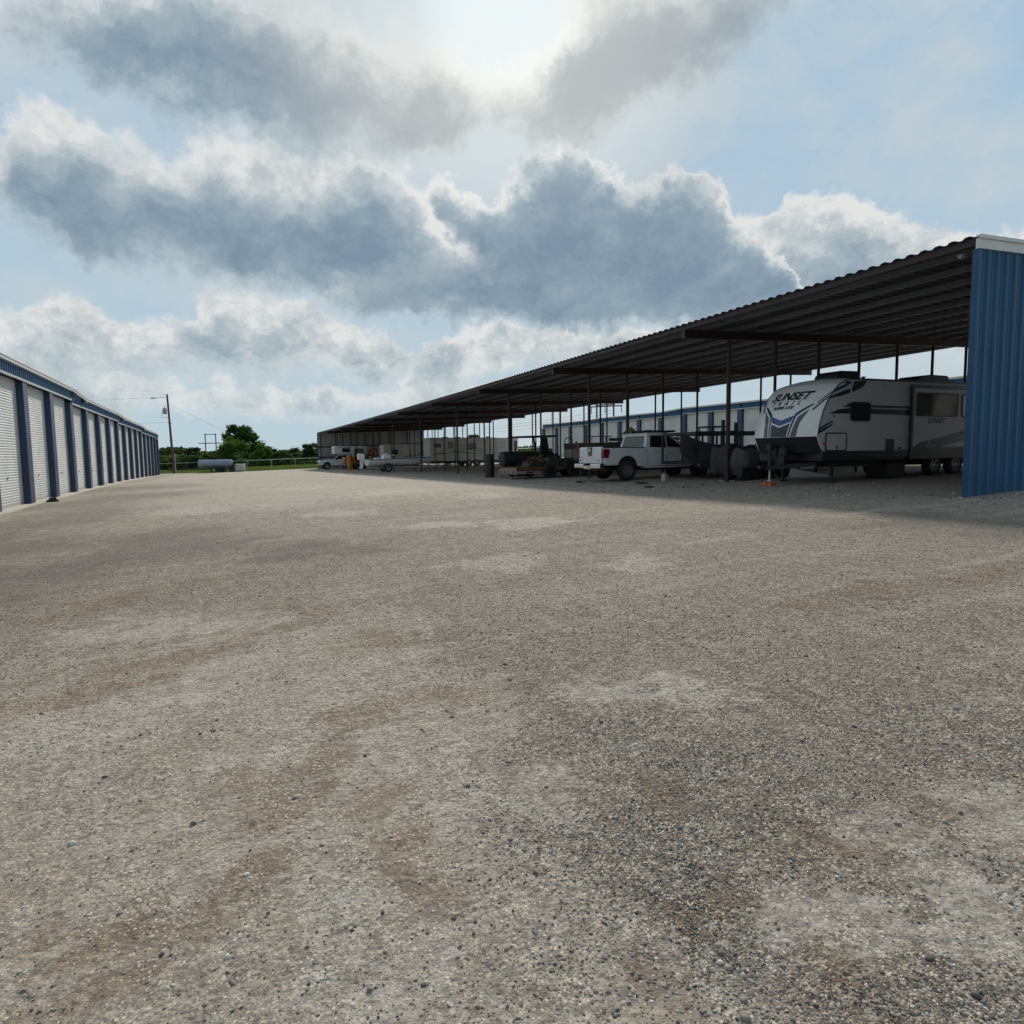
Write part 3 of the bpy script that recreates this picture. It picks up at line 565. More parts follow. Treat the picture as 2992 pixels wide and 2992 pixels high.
storage('storage_building', 'long blue storage building on the left with white roller doors beside the open gravel', -6.54, 1,
        [(3.4, 22.5, 4, 4.98, 5.58), (22.5, 41.55, 4, 4.73, 5.27), (41.55, 60.6, 4, 4.54, 5.07), (60.6, 79.65, 4, 4.42, 4.95), (79.65, 98.7, 4, 4.28, 4.80), (98.7, 103.46, 1, 4.15, 4.66)],
        10, [(44.5, 4.86), (62.5, 4.74), (81, 4.6)])
storage('storage_building', 'blue storage building with white roller doors seen through the carport posts', 53., -1,
        [(10.0, 28.6, 4, 6.7, 7.3), (28.6, 47.6, 4, 6.45, 7.08), (47.6, 66.7, 4, 6.2, 6.9), (66.7, 85.8, 4, 6.02, 6.68), (85.8, 104.9, 4, 5.9, 6.52)],
        12, [(57, 6.55), (76, 6.35), (92, 6.2)])
o = MB()
o.box((-.2, -.12, 0), (.2, .12, .10)); o.cyl((-.12, 0, .08), (.14, .02, .12), .09, n=10)
o = o.build('rubber_block', 'rub', None, bevel=.03); o.location = (-6.12, 33.2, G(-6.1, 33.2)); tag(o, 'small black rubber lump on the concrete edge by the left blue building', 'rubber block')

# ------------------------------------------------------------------ carport
H = 4.773
def zc(X, Y):  # beam underside
    i = (Y-Y0)/BAY; return CZ-1.082-.1266*i+.0043*i*i-.0012*i+.033*(X-XP)+H
YA, YB = Y0-BAY, Y0+BAY*9
cp_ = thing('carport', 'long open steel carport with dark posts and a blue ribbed end wall', 'carport', (XE, YA, 0))
def L(x, y, z): return (x-XE, y-YA, z)
for i in range(0, 9):
    y = Y0+BAY*i
    m = MB(); a, b_ = (XE+.05, XR)
    zt = .27
    m.add([L(x, y+dy, zc(x, y)+z) for x in (a, b_) for dy, z in ((-.07, 0), (.07, 0), (.07, .02), (.012, .02), (.012, zt-.02), (.07, zt-.02), (.07, zt), (-.07, zt), (-.07, zt-.02), (-.012, zt-.02), (-.012, .02), (-.07, .02))],
          [(k, (k+1) % 12, 12+(k+1) % 12, 12+k) for k in range(12)]+[tuple(range(12)), tuple(range(23, 11, -1))])
    m.box(L(a-.015, y-.075, zc(a, y)-.005), L(a, y+.075, zc(a, y)+zt+.0))
    m.build('beam', 'oxide', cp_)
post = None
for i in range(0, 9):
    for k in range(7):
        x = XP+k*DP; y = Y0+BAY*i; z0 = G(x, y)-.1; z1 = zc(x, y)
        if post is None:
            post = MB().cyl((0, 0, 0), (0, 0, 1), .070, n=14).build('post', 'oxide', cp_, smooth=40); o = post
        else: o = post.copy(); sc.collection.objects.link(o); o.parent = cp_
        f = 1.0 if k == 0 else .76
        o.location = L(x, y, z0); o.scale = (f, f, z1-z0)
for y in (YA+.12, YB-.12):
    for k in range(8):
        x = XE+.42+k*(XR-XE-.8)/7; o = post.copy(); sc.collection.objects.link(o); o.parent = cp_
        z0 = G(x, y)-.1; o.location = L(x, y, z0); o.scale = (.7, .7, zc(x, y)+.25-z0)
PY = np.linspace(YA, YB, 31)
for k in range(12):
    x = XE+.75+k*(XR-XE-1.0)/11.
    m = MB()
    vs = [L(x+dx, y, zc(x, y)+z) for y in PY for dx, z in ((-.045, .26), (.045, .265), (.045, .285), (-.0, .285), (0., .395), (-.045, .395))]
    m.add(vs, [(6*j+q, 6*j+(q+1) % 6, 6*j+6+(q+1) % 6, 6*j+6+q) for j in range(30) for q in range(6)])
    m.build('purlin', 'purl', cp_)
for x, nm in ((XE+.01, 'eave_purlin'), (XR-.01, 'rear_eave_purlin')):
    m = MB(); s_ = 1 if x < 20 else -1
    vs = [L(x+dx*s_, y, zc(x, y)+z) for y in PY for dx, z in ((0, .255), (.085, .255), (.085, .275), (.006, .275), (.006, .40), (0, .40))]
    m.add(vs, [(6*j+q, 6*j+(q+1) % 6, 6*j+6+(q+1) % 6, 6*j+6+q) for j in range(30) for q in range(6)]+[(0, 1, 2, 3, 4, 5), tuple(range(185, 179, -1))]); m.build('eave_purlin', 'oxide', cp_)
# corrugated roof sheet, ribs across
m = MB(); n = int((YB-YA)/.305); pts = []
for i in range(n):
    for a, d in ((0., 0), (.16, .0), (.28, .032), (.38, .042), (.62, .042), (.72, .032), (.84, 0.)): pts.append((YA+(i+a)*(YB-YA)/n, d))
pts.append((YB, 0)); XS = [XE-.08, 18, 22, 26, XR+.06]
vs = [L(x, y, zc(x, y)+.398+d) for y, d in pts for x in XS]; q = len(XS)
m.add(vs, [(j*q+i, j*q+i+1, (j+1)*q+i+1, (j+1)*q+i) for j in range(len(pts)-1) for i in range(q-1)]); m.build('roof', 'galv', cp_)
# end walls
for yy, nr_, nm in ((YA, -1, 1), (YB, 1, 2)):
    m = MB(); corr(m, L(XE-.02, yy, 0)[:2], L(XR+.02, yy, 0)[:2], lambda t: G(XE+t*(XR-XE), yy)-.02, lambda t: zc(XE+t*(XR-XE), yy)+.36, (0, nr_), .3, .035)
    e = m.build('end_wall', 'blue', cp_)
    m = MB(); corr(m, L(XE+.0, yy, 0)[:2], L(XR, yy, 0)[:2], lambda t: G(XE+t*(XR-XE), yy)-.02, lambda t: zc(XE+t*(XR-XE), yy)+.3, (0, nr_*.6), .3, .03)
    for j in range(len(m.v)): m.v[j] = (m.v[j][0], m.v[j][1]-nr_*.03, m.v[j][2])
    m.build('wall_liner', 'liner', cp_)
    m = MB()
    for zz in (1.6, 3.1): m.bar(L(XE+.05, yy-nr_*.09, G(XE, yy)+zz+.0), L(XR-.05, yy-nr_*.09, G(XR, yy)+zz), .07, .16)
    m.build('girt', 'oxide', cp_)
    m = MB(); za = zc(XE, yy); zb = zc(XR, yy)
    for off, z0, z1 in ((.055, .17, .40), (.085, .36, .44)):
        m.add([L(x, yy+nr_*o_, z+zz) for x, z in ((XE-.03, za), (XR+.03, zb)) for o_, zz in ((-.02, z0), (off, z0), (off, z1), (-.02, z1))], [(0, 1, 5, 4), (1, 2, 6, 5), (2, 3, 7, 6), (3, 0, 4, 7), (0, 1, 2, 3), (4, 5, 6, 7)])
    m.build('rake_trim', 'trim', cp_, bevel=.008)
    m = MB().box(L(XE-.035, yy-.07 if nr_ > 0 else yy-.045, G(XE, yy)-.05), L(XE-.02, yy+.045 if nr_ > 0 else yy+.07, za+.17)).box(L(XE-.02, yy-.02 if nr_ > 0 else yy-.045, G(XE, yy)-.05), L(XE+.10, yy+.045 if nr_ > 0 else yy+.02, za+.17)).build('corner_trim', 'blue', cp_, bevel=.006)
ls = MB().box((-.12, -.09, -.05), (.12, .09, .03)).add([(-.25, -.1, -.02), (.05, -.1, -.10), (.05, .1, -.10), (-.25, .1, -.02), (-.2, 0, -.16)], [(0, 1, 2, 3), (0, 1, 4), (1, 2, 4), (2, 3, 4), (3, 0, 4)]).build('flood_light', 'liner', cp_)
ls.location = L(XE+.3, YA+.45, zc(XE, YA)+.2); ls.scale = (.6, .6, .6)

# ------------------------------------------------------------------ wheels
def wheel(parent, x, y, r, wd, side=-1, rim='rim', spokes=6, name='wheel'):
    """axis along y, outer face toward side*y"""
    m = MB(); h = wd/2
    m.lathe([(r*.58, -h*.8), (r*.62, -h), (r*.86, -h), (r*.96, -h*.85), (r, -h*.6), (r, h*.6), (r*.96, h*.85), (r*.86, h), (r*.62, h), (r*.58, h*.8), (r*.58, -h*.8)], n=28)
    t = m.build(name, 'rub', parent, smooth=40); t.location = (x, y, r)
    q = MB(); o = side*h
    q.lathe([(r*.60, o*.95), (r*.56, o*.97), (r*.53, o*.6), (r*.53, -o*.7)], n=28)
    q.lathe([(.001, o*.1), (r*.53, o*.1)], n=28)
    for i in range(spokes):
        a = 2*math.pi*i/spokes; c, s = math.cos(a), math.sin(a)
        q.bar((r*.1*c, o*.72, r*.1*s), (r*.54*c, o*.72, r*.54*s), r*.13, r*.06)
    q.lathe([(.001, o*.86), (r*.12, o*.84), (r*.14, o*.6)], n=14)
    q.build('rim', rim, t, smooth=35); return t

# ------------------------------------------------------------------ big travel trailer
tx, ty, tz = 15.78, 13.9, .60
T1 = thing('travel_trailer', 'white travel trailer with navy swooshes and SUNSET lettering beside the blue end wall', 'travel trailer', (tx, ty, tz))
W = 2.44; LN = 8.7
PR = [(0, 1.42), (.035, 1.65), (.09, 1.86), (.20, 2.16), (.37, 2.46), (.58, 2.72), (.80, 2.92), (1.05, 3.03), (1.30, 3.09)]
SS = [0]
for a, b_ in zip(PR, PR[1:]): SS.append(SS[-1]+math.hypot(b_[0]-a[0], b_[1]-a[1]))
def prof(s):
    s = max(0, min(s, SS[-1]))
    for i in range(len(PR)-1):
        if s <= SS[i+1]+1e-9:
            t = (s-SS[i])/(SS[i+1]-SS[i]); a, b_ = PR[i], PR[i+1]
            return a[0]+(b_[0]-a[0])*t, a[1]+(b_[1]-a[1])*t, i
    return PR[-1][0], PR[-1][1], len(PR)-2
def capP(v, s, off=0.):   # v in -1..1 (far +, near -), s arclength
    x, z, i = prof(s); k_ = 1-v*v; f = 1-.35*s/SS[-1]
    bow = .27*k_*f; crown = .07*k_*(s/SS[-1])
    a, b_ = PR[max(0, i-0)], PR[min(len(PR)-1, i+1)]; n = Vector((-(b_[1]-a[1]), 0, b_[0]-a[0])).normalized()
    n = Vector((n.x, -v*.33*-1*0-(-v)*0, n.z)); nl = (n+Vector((0, v*.32, 0))).normalized()
    return (x-bow+nl.x*off, W/2+v*W/2+nl.y*off, z+crown+nl.z*off)
m = MB(); NV, NS = 20, 40
m.grid(lambda u, q: capP(u*2-1, q*SS[-1]), NV, NS)
m.build('front_cap', 'gel', T1, smooth=60)
# body shell
poly = [(x+.004, z) for x, z in PR]+[(LN, 3.12), (LN, .98), (.21, .98), (.10, 1.2), (.0, 1.42)]
poly = poly[:-1]
m = MB().prism(poly, 0., W); m.build('body', 'side', T1, smooth=30)
m = MB(); m.add([(1.30, y, z) for y, z in ((-.0, 3.095), (W/2, 3.16), (W, 3.095))]+[(LN, y, z) for y, z in ((0, 3.125), (W/2, 3.20), (W, 3.125))], [(0, 1, 4, 3), (1, 2, 5, 4), (0, 2, 1), (3, 4, 5)])
m.build('roof', 'trim', T1)
m = MB(); m.bar((1.2, -.012, 3.085), (LN, -.012, 3.11), .03, .05)
pp = [(x-.004, -.012, z) for x, z in PR]; m.tube(pp, .017, 6); m.bar((LN-.01, -.012, .98), (LN-.01, -.012, 3.12), .04, .03)
m.build('corner_moulding', 'char', T1)
m = MB(); m.grid(lambda u, q: (lambda P_: (P_[0]+.02+q*.2, P_[1], 1.42-q*.46))(capP(u*2-1, 0)), NV, 3)
m.build('stone_guard', 'char', T1, smooth=50, label='black stone guard below the white front')
m = MB().box((.22, .02, .72), (LN-.02, W-.02, .975)); m.build('underbelly', 'blk', T1)
m = MB().box((.19, -.012, .80), (3.9, .02, .995)).box((3.9, -.04, .72), (LN, .02, 1.05)); m.build('skirt', 'char', T1)
# A-frame tongue and jack
m = MB(); m.bar((-.75, W/2, .52), (.5, .45, .62), .06, .13).bar((-.75, W/2, .52), (.5, W-.45, .62), .06, .13).bar((.0, .8, .56), (.0, W-.8, .56), .05, .1)
m.box((-.98, W/2-.06, .5), (-.7, W/2+.06, .6)); m.bar((.45, .45, .62), (LN-.3, .45, .62), .06, .2).bar((.45, W-.45, .62), (LN-.3, W-.45, .62), .06, .2)
m.build('frame', 'dk', T1)
m = MB().cyl((-.55, W/2, .13), (-.55, W/2, .55), .028, n=10).cyl((-.55, W/2, .12), (-.55, W/2, .14), .08, n=12)
tj = m.build('tongue_jack', 'trim', T1, smooth=40); MB().cyl((-.55, W/2, .5), (-.55, W/2, 1.12), .05, n=12).box((-.62, W/2-.09, 1.05), (-.46, W/2+.09, 1.22)).build('jack_motor', 'blk', tj, bevel=.01)
for yy in (W/2-.17, W/2+.17):
    MB().lathe([(.001, .62), (.10, .64), (.15, .70), (.15, 1.05), (.10, 1.12), (.03, 1.14), (.03, 1.2)], (-.18, yy, 0), 'z', 16).build('gas_bottle', 'tarpb', T1, smooth=40)
m = MB().box((-.42, W/2-.4, .6), (-.32, W/2-.05, .85)); m.build('battery_box', 'blk', T1, bevel=.01)
for xx in (5.22, 6.28): wheel(T1, xx, .16, .36, .22, -1, 'rim', 6).location.z = .51
for xx in (5.22, 6.28): wheel(T1, xx, W-.16, .36, .22, 1, 'chrome', 6).location.z = .51
for xx, yy in ((.95, .3), (.95, W-.3), (7.9, .3), (7.9, W-.3)):
    MB().bar((xx, yy, .74), (xx-.0, yy, .10), .07).box((xx-.12, yy-.09, .05), (xx+.12, yy+.09, .10)).build('stabiliser', 'dk', T1)
def slab_(nm, poly, y0, y1, mt, par=T1, **kw): return MB().prism(poly, y0, y1).build(nm, mt, par, **kw)
def win(par, x0, x1, z0, z1, y, r=.06, nm='window', fr='blk', dv=None):
    w_ = slab_(nm, rrect(x0+.02, x1-.02, z0+.02, z1-.02, r), y-.012, y+.0, 'glass', par)
    f = frame_ring(MB(), x0, x1, z0, z1, .03, y-.022, y, r+.01)
    if dv: f.box((dv-.012, y-.02, z0+.02), (dv+.012, y-.013, z1-.02))
    f.build('frame', fr, w_); return w_
win(T1, 1.28, 2.12, 1.86, 2.42, -.003, .09)
h_ = slab_('baggage_door', rrect(.33, 1.13, 1.02, 1.50, .05), -.018, 0, 'side'); frame_ring(MB(), .30, 1.16, .99, 1.53, .035, -.026, -.002, .07).build('frame', 'char', h_); MB().box((.70, -.034, 1.06), (.77, -.019, 1.16)).build('latch', 'chrome', h_)
# slide-out
m = MB().prism(rrect(3.98, 8.2, 1.06, 2.90, .03), -.06, .0); S1 = m.build('slide_out', 'side', T1)
m = MB(); frame_ring(m, 3.86, 8.3, .98, 2.99, .10, -.075, -.0, .04); m.build('frame', 'char', S1)
win(S1, 4.09, 6.05, 2.03, 2.76, -.061, .07, dv=4.85); win(S1, 6.27, 7.6, 2.03, 2.76, -.061, .07)
MB().box((4.15, -.068, 2.08), (4.78, -.0735, 2.7)).build('curtain', 'tarp', S1)
# side swooshes
def deco(name, poly, mt, y=0., par=T1): return MB().prism(poly, y-.006, y-.001).build(name, mt, par)
deco('stripe', [(1.15, 2.33), (1.28, 2.34), (1.28, 2.39), (1.2, 2.385)], 'navyd')
deco('stripe', [(.42, 2.065), (.82, 2.20), (1.27, 2.235), (1.27, 2.08)], 'char'); deco('stripe', [(2.13, 2.235), (3.85, 2.22), (3.85, 2.06), (2.13, 2.08)], 'char')
deco('stripe', [(2.13, 2.27), (3.85, 2.255), (3.85, 2.33), (2.13, 2.34)], 'navyd'); deco('stripe', [(.95, 2.27), (1.27, 2.27), (1.27, 2.34), (1.2, 2.34)], 'navyd')
deco('stripe', [(.44, 2.55), (1.0, 2.74), (1.28, 2.8), (1.26, 2.68), (.88, 2.58), (.40, 2.50)], 'char')
deco('stripe', [(.55, 2.66), (1.0, 2.82), (1.33, 2.98), (1.24, 2.99), (.72, 2.80)], 'navyd'); deco('stripe', [(1.32, 2.80), (1.42, 3.02), (1.95, 3.05), (1.78, 2.86), (1.36, 2.70)], 'char')
deco('stripe', [(1.02, 3.0), (1.28, 3.02), (1.10, 2.90)], 'blued')
deco('stripe', [(.03, 1.58), (.62, 1.80), (.50, 1.70), (.06, 1.50)], 'char'); deco('stripe', [(.05, 1.66), (.52, 1.86), (.66, 1.86), (.06, 1.61)], 'navyd')
deco('stripe', [(4.0, 1.08), (4.35, 1.24), (4.75, 1.30), (4.6, 1.08)], 'char', -.061, S1); deco('stripe', [(4.66, 1.08), (4.82, 1.30), (7.9, 1.86), (7.9, 1.74)], 'navyd', -.061, S1); deco('stripe', [(4.9, 1.08), (5.1, 1.17), (7.9, 1.66), (7.9, 1.56), (5.3, 1.08)], 'greyd', -.061, S1)
MB().box((2.84, -.012, .98), (3.22, 0, 1.34)).build('vent_panel', 'char', T1); MB().cyl((.62, -.015, 2.0), (.62, 0, 2.0), .03).build('port', 'blk', T1)
MB().box((3.40, -.012, 1.02), (3.55, 0, 1.09)).build('outlet', 'char', T1); MB().box((.16, -.02, 1.18), (.28, 0, 1.25)).build('marker_lamp', 'amber', T1, bevel=.005)
text('SUNSET', .22, lambda x, y: (5.05+x, -.064, 1.83+y), 'char', S1, bold=.006, sx=1.05)
# front graphics mapped onto the cap
def capdec(poly, mt, nm='graphic', off=.006, st=.06):
    bm = bmesh.new(); vs = [bm.verts.new((a, b_, 0)) for a, b_ in poly]; bm.faces.new(vs)
    for s_ in SS: bmesh.ops.bisect_plane(bm, geom=bm.verts[:]+bm.edges[:]+bm.faces[:], plane_co=(0, s_, 0), plane_no=(0, 1, 0))
    for i in range(-20, 21): bmesh.ops.bisect_plane(bm, geom=bm.verts[:]+bm.edges[:]+bm.faces[:], plane_co=(i*.061*1.0, 0, 0), plane_no=(1, 0, 0))
    bmesh.ops.triangulate(bm, faces=bm.faces[:])
    for v in bm.verts: v.co = Vector(capP(v.co.x/(W/2), v.co.y, off))
    me = bpy.data.meshes.new(nm); bm.to_mesh(me); bm.free(); me.materials.append(MT[mt]); o = bpy.data.objects.new(nm, me); sc.collection.objects.link(o); o.parent = T1
capdec([(-.30, .01), (.30, .01), (.36, .40), (0, .28), (-.36, .40)], 'char')
capdec([(-.37, .45), (0, .33), (.37, .45), (.43, .64), (0, .50), (-.43, .64)], 'blued')
for s_ in (-1, 1):
    capdec([(s_*a, b_) for a, b_ in ((.34, .01), (.39, .01), (.50, .62), (.92, .98), (.86, 1.0), (.44, .70))][::s_], 'navyd')
    capdec([(s_*a, b_) for a, b_ in ((.43, .01), (.62, .01), (.66, .40), (.84, .82), (.56, .60))][::s_], 'greyd')
    capdec([(s_*a, b_) for a, b_ in ((.90, .80), (1.20, 1.28), (1.20, 1.18), (.95, .78))][::s_], 'char'); capdec([(s_*a, b_) for a, b_ in ((.96, 1.02), (1.20, 1.44), (1.20, 1.35), (1.0, 1.02))][::s_], 'navyd')
# text reads with its right side toward the near edge (v negative = viewer's right)
def captx(s0, v0=0., k_=0.): return lambda x, y: capP((v0-x)/(W/2), s0+y, .008)
cut = [i*.03 for i in range(-2, 14)]
text('SUNSET', .40, captx(1.17, .08), 'char', T1, bold=.014, sx=1.02, shear=.3, cuts=cut)
text('TRAIL', .19, captx(.99, .10), 'char', T1, bold=.006, shear=.3, space=2.6, cuts=cut)
text('SUPER LITE', .12, captx(.86, .12), 'char', T1, bold=.007, shear=.3, sx=1.3, cuts=cut)
# roof equipment
def rb(poly, y0, y1, nm, mt, par, **kw): return MB().prism(poly, y0, y1).build(nm, mt, par, **kw)
rb([(5.3, 3.15), (5.33, 3.30), (5.6, 3.42), (6.1, 3.47), (6.95, 3.46), (7.05, 3.30), (7.05, 3.15)], .85, 1.65, 'air_conditioner', 'blk', T1, bevel=.04)
MB().box((7.1, .9, 3.15), (7.4, 1.5, 3.32)).build('roof_vent', 'blk', T1, bevel=.02)
rb([(1.6, 3.1), (1.66, 3.34), (1.84, 3.43), (2.5, 3.44), (2.6, 3.36), (2.56, 3.12)], .75, 1.65, 'roof_cover', 'tarpb', T1, bevel=.06)
MB().cyl((3.05, 1.0, 3.12), (3.05, 1.0, 3.28), .04).cyl((3.05, 1.0, 3.28), (3.05, 1.0, 3.31), .07).build('roof_vent', 'blk', T1)
MB().box((2.75, .9, 3.12), (3.15, 1.5, 3.22)).build('roof_vent', 'blk', T1, bevel=.02)

gj = (tx-.55, ty+W/2)
o = MB(); zg_ = G(*gj)
for q in (-1, 1):
    for r_ in (-1, 1): o.box((q*.095-.085, r_*.095-.085, 0), (q*.095+.085, r_*.095+.085, .055)); o.box((q*.095-.078, r_*.095-.078, .056), (q*.095+.078, r_*.095+.078, .112))
o = o.build('levelling_block', 'orange', None, bevel=.01); o.location = (gj[0], gj[1], zg_+.003); o.rotation_euler = (0, 0, .2)
o.scale = (.8, .8, .9); tag(o, 'bright orange plastic levelling blocks under the trailer jack', 'levelling block')
o = MB().cyl((-.28, 0, .03), (.28, .05, .03), .022, n=10).build('plastic_pipe', 'trim'); o.location = (16.1, 17.9, G(16.1, 17.9)); o.rotation_euler = (0, 0, -.2); tag(o, 'short white pipe lying on the ground left of the orange blocks', 'pipe')
o = MB().add([(-.75, 0, .02), (.85, -.5, .02), (.15, .75, .30), (-.75, .01, .0), (.85, -.49, .0), (.15, .76, .28)], [(0, 1, 2), (3, 5, 4), (0, 3, 4, 1), (1, 4, 5, 2), (2, 5, 3, 0)]).build('sheet_board', 'gel'); o.location = (18.3, 16.6, G(18.3, 16.6)+.05); tag(o, 'loose white sheet lying under the big white travel trailer', 'board')
o = MB().box((-.45, -.35, 0), (.45, .35, .48)); o.box((-.5, -.4, .48), (.5, .4, .55)); o = o.build('storage_bin', 'blk', None, bevel=.03); o.location = (19.6, 14.6, G(19.6, 14.6)); tag(o, 'low black storage bin on the ground under the big travel trailer', 'storage bin')
o = MB().box((-.15, -.11, 0), (.15, .11, .30)).box((-.12, -.09, .30), (.12, .09, .36)).build('concrete_block', 'conc', None, bevel=.01); o.location = (15.75, 20.9, G(15.75, 20.9)); o.scale = (.7, .8, .75); o.rotation_euler = (0, 0, .3); tag(o, 'small concrete block standing on the gravel in front of the pickup', 'concrete block')

# ------------------------------------------------------------------ pickups   local x: rear 0 -> front, y: near 0 -> far W
def arc(cx, cz, r, a0, a1, n=10): return [(cx+r*math.cos(R(a0+(a1-a0)*i/n)), cz+r*math.sin(R(a0+(a1-a0)*i/n))) for i in range(n+1)]
def pickup(label, loc, rz=0., crew=False, color='paint', mirror=False, badge=True):
    t = thing('pickup_truck', label, 'pickup truck', loc, rz); W = 2.0; Ln = 5.75; r = .40
    bed = 1.95 if not crew else 1.75
    wr, wf = 1.12, 4.78
    # side panels with arches
    def side(y0, y1):
        pb = [(.02, .62)]+[(wr-.5, .62)]+arc(wr, .50, .49, 165, 15)+[(wr+.5, .56), (bed, .56), (bed, 1.31), (.0, 1.31), (-.01, .95)]
        return MB().prism(pb, y0, y1)
    for y0, y1 in ((0, .09), (W-.09, W)): side(y0, y1).build('bedside', color, t, smooth=30, bevel=.02)
    MB().box((.03, .09, .60), (bed, W-.09, .72)).box((.02, .09, .5), (.06, W-.09, .7)).build('bed_floor', 'blk', t)
    MB().box((.0, -.004, 1.305), (bed, .10, 1.345)).box((.0, W-.10, 1.305), (bed, W+.004, 1.345)).build('bed_rail', 'blk', t, bevel=.01)
    tg = MB().prism([(-.03, .70), (.03, .70), (.06, 1.33), (-.0, 1.36), (-.045, 1.30), (-.05, 1.0)], .16, W-.16).build('tailgate', color, t, bevel=.015)
    MB().prism([(W/2-.17, 1.34), (W/2+.17, 1.34), (W/2+.13, 1.0), (W/2-.13, 1.0)], -.075, -.046, axis='x').build('handle_plate', 'greyd', tg)
    MB().lathe([(.001, -.082), (.055, -.082), (.06, -.076)], (0, W/2, 1.22), 'x', 18).lathe([(.035, -.085), (.06, -.085)], (0, W/2, 1.22), 'x', 18).build('emblem', 'chrome', tg)
    MB().box((-.056, W*.80, .80), (-.046, W*.90, .83)).box((-.056, W*.13, .80), (-.046, W*.20, .83)).box((-.056, W*.83, .91), (-.046, W*.85, .95)).build('lettering', 'greyd', tg)
    for y0, y1 in ((-.012, .17), (W-.17, W+.012)):
        MB().prism([(-.055, .92), (.20, .90), (.26, 1.22), (.17, 1.27), (-.03, 1.27)], y0, y1).build('tail_lamp', 'red', t, bevel=.01)
    MB().prism([(-.22, .50), (-.22, .66), (-.17, .70), (-.0, .70), (.02, .50)], -.01, W*.36).prism([(-.22, .50), (-.22, .66), (-.17, .70), (-.0, .70), (.02, .50)], W*.64, W+.01).prism([(-.20, .46), (-.20, .60), (.0, .62), (.02, .46)], W*.36, W*.64).build('rear_bumper', 'chrome', t, bevel=.02)
    MB().box((-.226, W/2-.15, .50), (-.21, W/2+.15, .60)).build('number_plate', 'trim', t)
    # cab and nose
    pc = [(bed+.015, .48), (wf-.52, .48)]+arc(wf, .50, .49, 175, 8)+[(wf+.53, .58), (Ln-.06, .50), (Ln, .62), (Ln, 1.0), (Ln-.10, 1.12), (4.6, 1.22), (4.02, 1.26), (bed+.015, 1.30)]
    MB().prism(pc, 0, W).build('body', color, t, smooth=30, bevel=.03)
    xr = bed+.03; top0, top1 = xr+.22, 3.15
    base = [(xr, 1.28), (4.02, 1.24)]; ins = .17; zt = 1.90
    ring0 = [(xr, .03, 1.28), (4.05, .04, 1.235), (4.05, W-.04, 1.235), (xr, W-.03, 1.28)]
    ring1 = [(xr+.16, ins, zt-.03), (3.2, ins, zt-.03), (3.2, W-ins, zt-.03), (xr+.16, W-ins, zt-.03)]
    ring2 = [(xr+.24, ins+.07, zt+.02), (3.08, ins+.07, zt+.02), (3.08, W-ins-.07, zt+.02), (xr+.24, W-ins-.07, zt+.02)]
    MB().loft([ring0, ring1, ring2]).build('cab', color, t, smooth=30, bevel=.03)
    def onside(x, z, s, off=.006):   # point on sloping cab side
        k_ = (z-1.28)/(zt-.03-1.28); y = .03+(ins-.03)*k_; return (x, (y-off) if s < 0 else (W-y+off), z)
    split = xr+1.05
    for s in (-1, 1):
        for a, b_, c_, d in ((xr+.22, split-.04, split-.04, xr+.30), (split+.04, 3.80, 3.18, split+.04)):
            vs = [onside(a, 1.33, s), onside(b_, 1.31, s), onside(c_, 1.80, s), onside(d, 1.80, s)]
            MB().add(vs+[(p[0], p[1]-s*.004*-1, p[2]) for p in vs], [(0, 1, 2, 3), (7, 6, 5, 4)]).build('side_window', 'glass', t)
        q = MB(); y = -.004 if s < 0 else W+.004
        for xx in (xr+.08, split, 3.93): q.bar((xx, y, .56), (xx, y, 1.26), .012, .006)
        q.bar((xr+.08, y, .56), (3.93, y, .56), .006, .012); q.build('door_seam', 'char', t)
        MB().box((split+.1, y-.02 if s < 0 else y, 1.08), (split+.28, y if s < 0 else y+.02, 1.12)).build('door_handle', 'chrome', t)
        MB().prism([(3.62, 1.26), (3.80, 1.26), (3.78, 1.46), (3.64, 1.46)], -.22 if s < 0 else W+.02, -.02 if s < 0 else W+.22).build('mirror', 'blk', t, bevel=.02)
    kx = lambda z: xr+.16*(z-1.28)/(zt-.03-1.28)-.006
    MB().add([(kx(1.36), .22, 1.36), (kx(1.36), W-.22, 1.36), (kx(1.80), W-.30, 1.80), (kx(1.80), .30, 1.80)], [(0, 1, 2, 3)]).build('rear_window', 'glass', t)
    fx = lambda z: 4.05-.85*(z-1.235)/(zt-.03-1.235)+.008
    MB().add([(fx(1.27), .14, 1.27), (fx(1.27), W-.14, 1.27), (fx(1.83), W-.25, 1.83), (fx(1.83), .25, 1.83)], [(0, 1, 2, 3)]).build('windscreen', 'glass', t)
    MB().box((Ln-.02, .35, .70), (Ln+.03, W-.35, 1.0)).build('grille', 'greyd', t, bevel=.02)
    for y0, y1 in ((.04, .33), (W-.33, W-.04)): MB().box((Ln-.18, y0, .82), (Ln+.02, y1, 1.02)).build('headlight', 'lamp', t, bevel=.03)
    MB().prism([(Ln-.05, .42), (Ln+.14, .45), (Ln+.14, .66), (Ln-.02, .70)], -.01, W+.01).build('front_bumper', 'chrome', t, bevel=.03)
    MB().box((.3, .35, .40), (Ln-.3, W-.35, .56)).box((wr-.45, .12, .5), (wr+.45, .36, 1.0)).box((wr-.45, W-.36, .5), (wr+.45, W-.12, 1.0)).box((wf-.4, .15, .5), (wf+.4, W-.15, .95)).build('chassis', 'blk', t)
    for x in (wr, wf):
        for y, s in ((.13, -1), (W-.13, 1)): wheel(t, x, y, r, .27, s, 'rim', 6)
    return t
pickup('white pickup truck backed under the carport with its red tail lamps showing', (14.12, 22.6, .50))
ld = MB()
for y in (0, .42): ld.bar((0, y, 0), (1.9, y, .04), .04, .09)
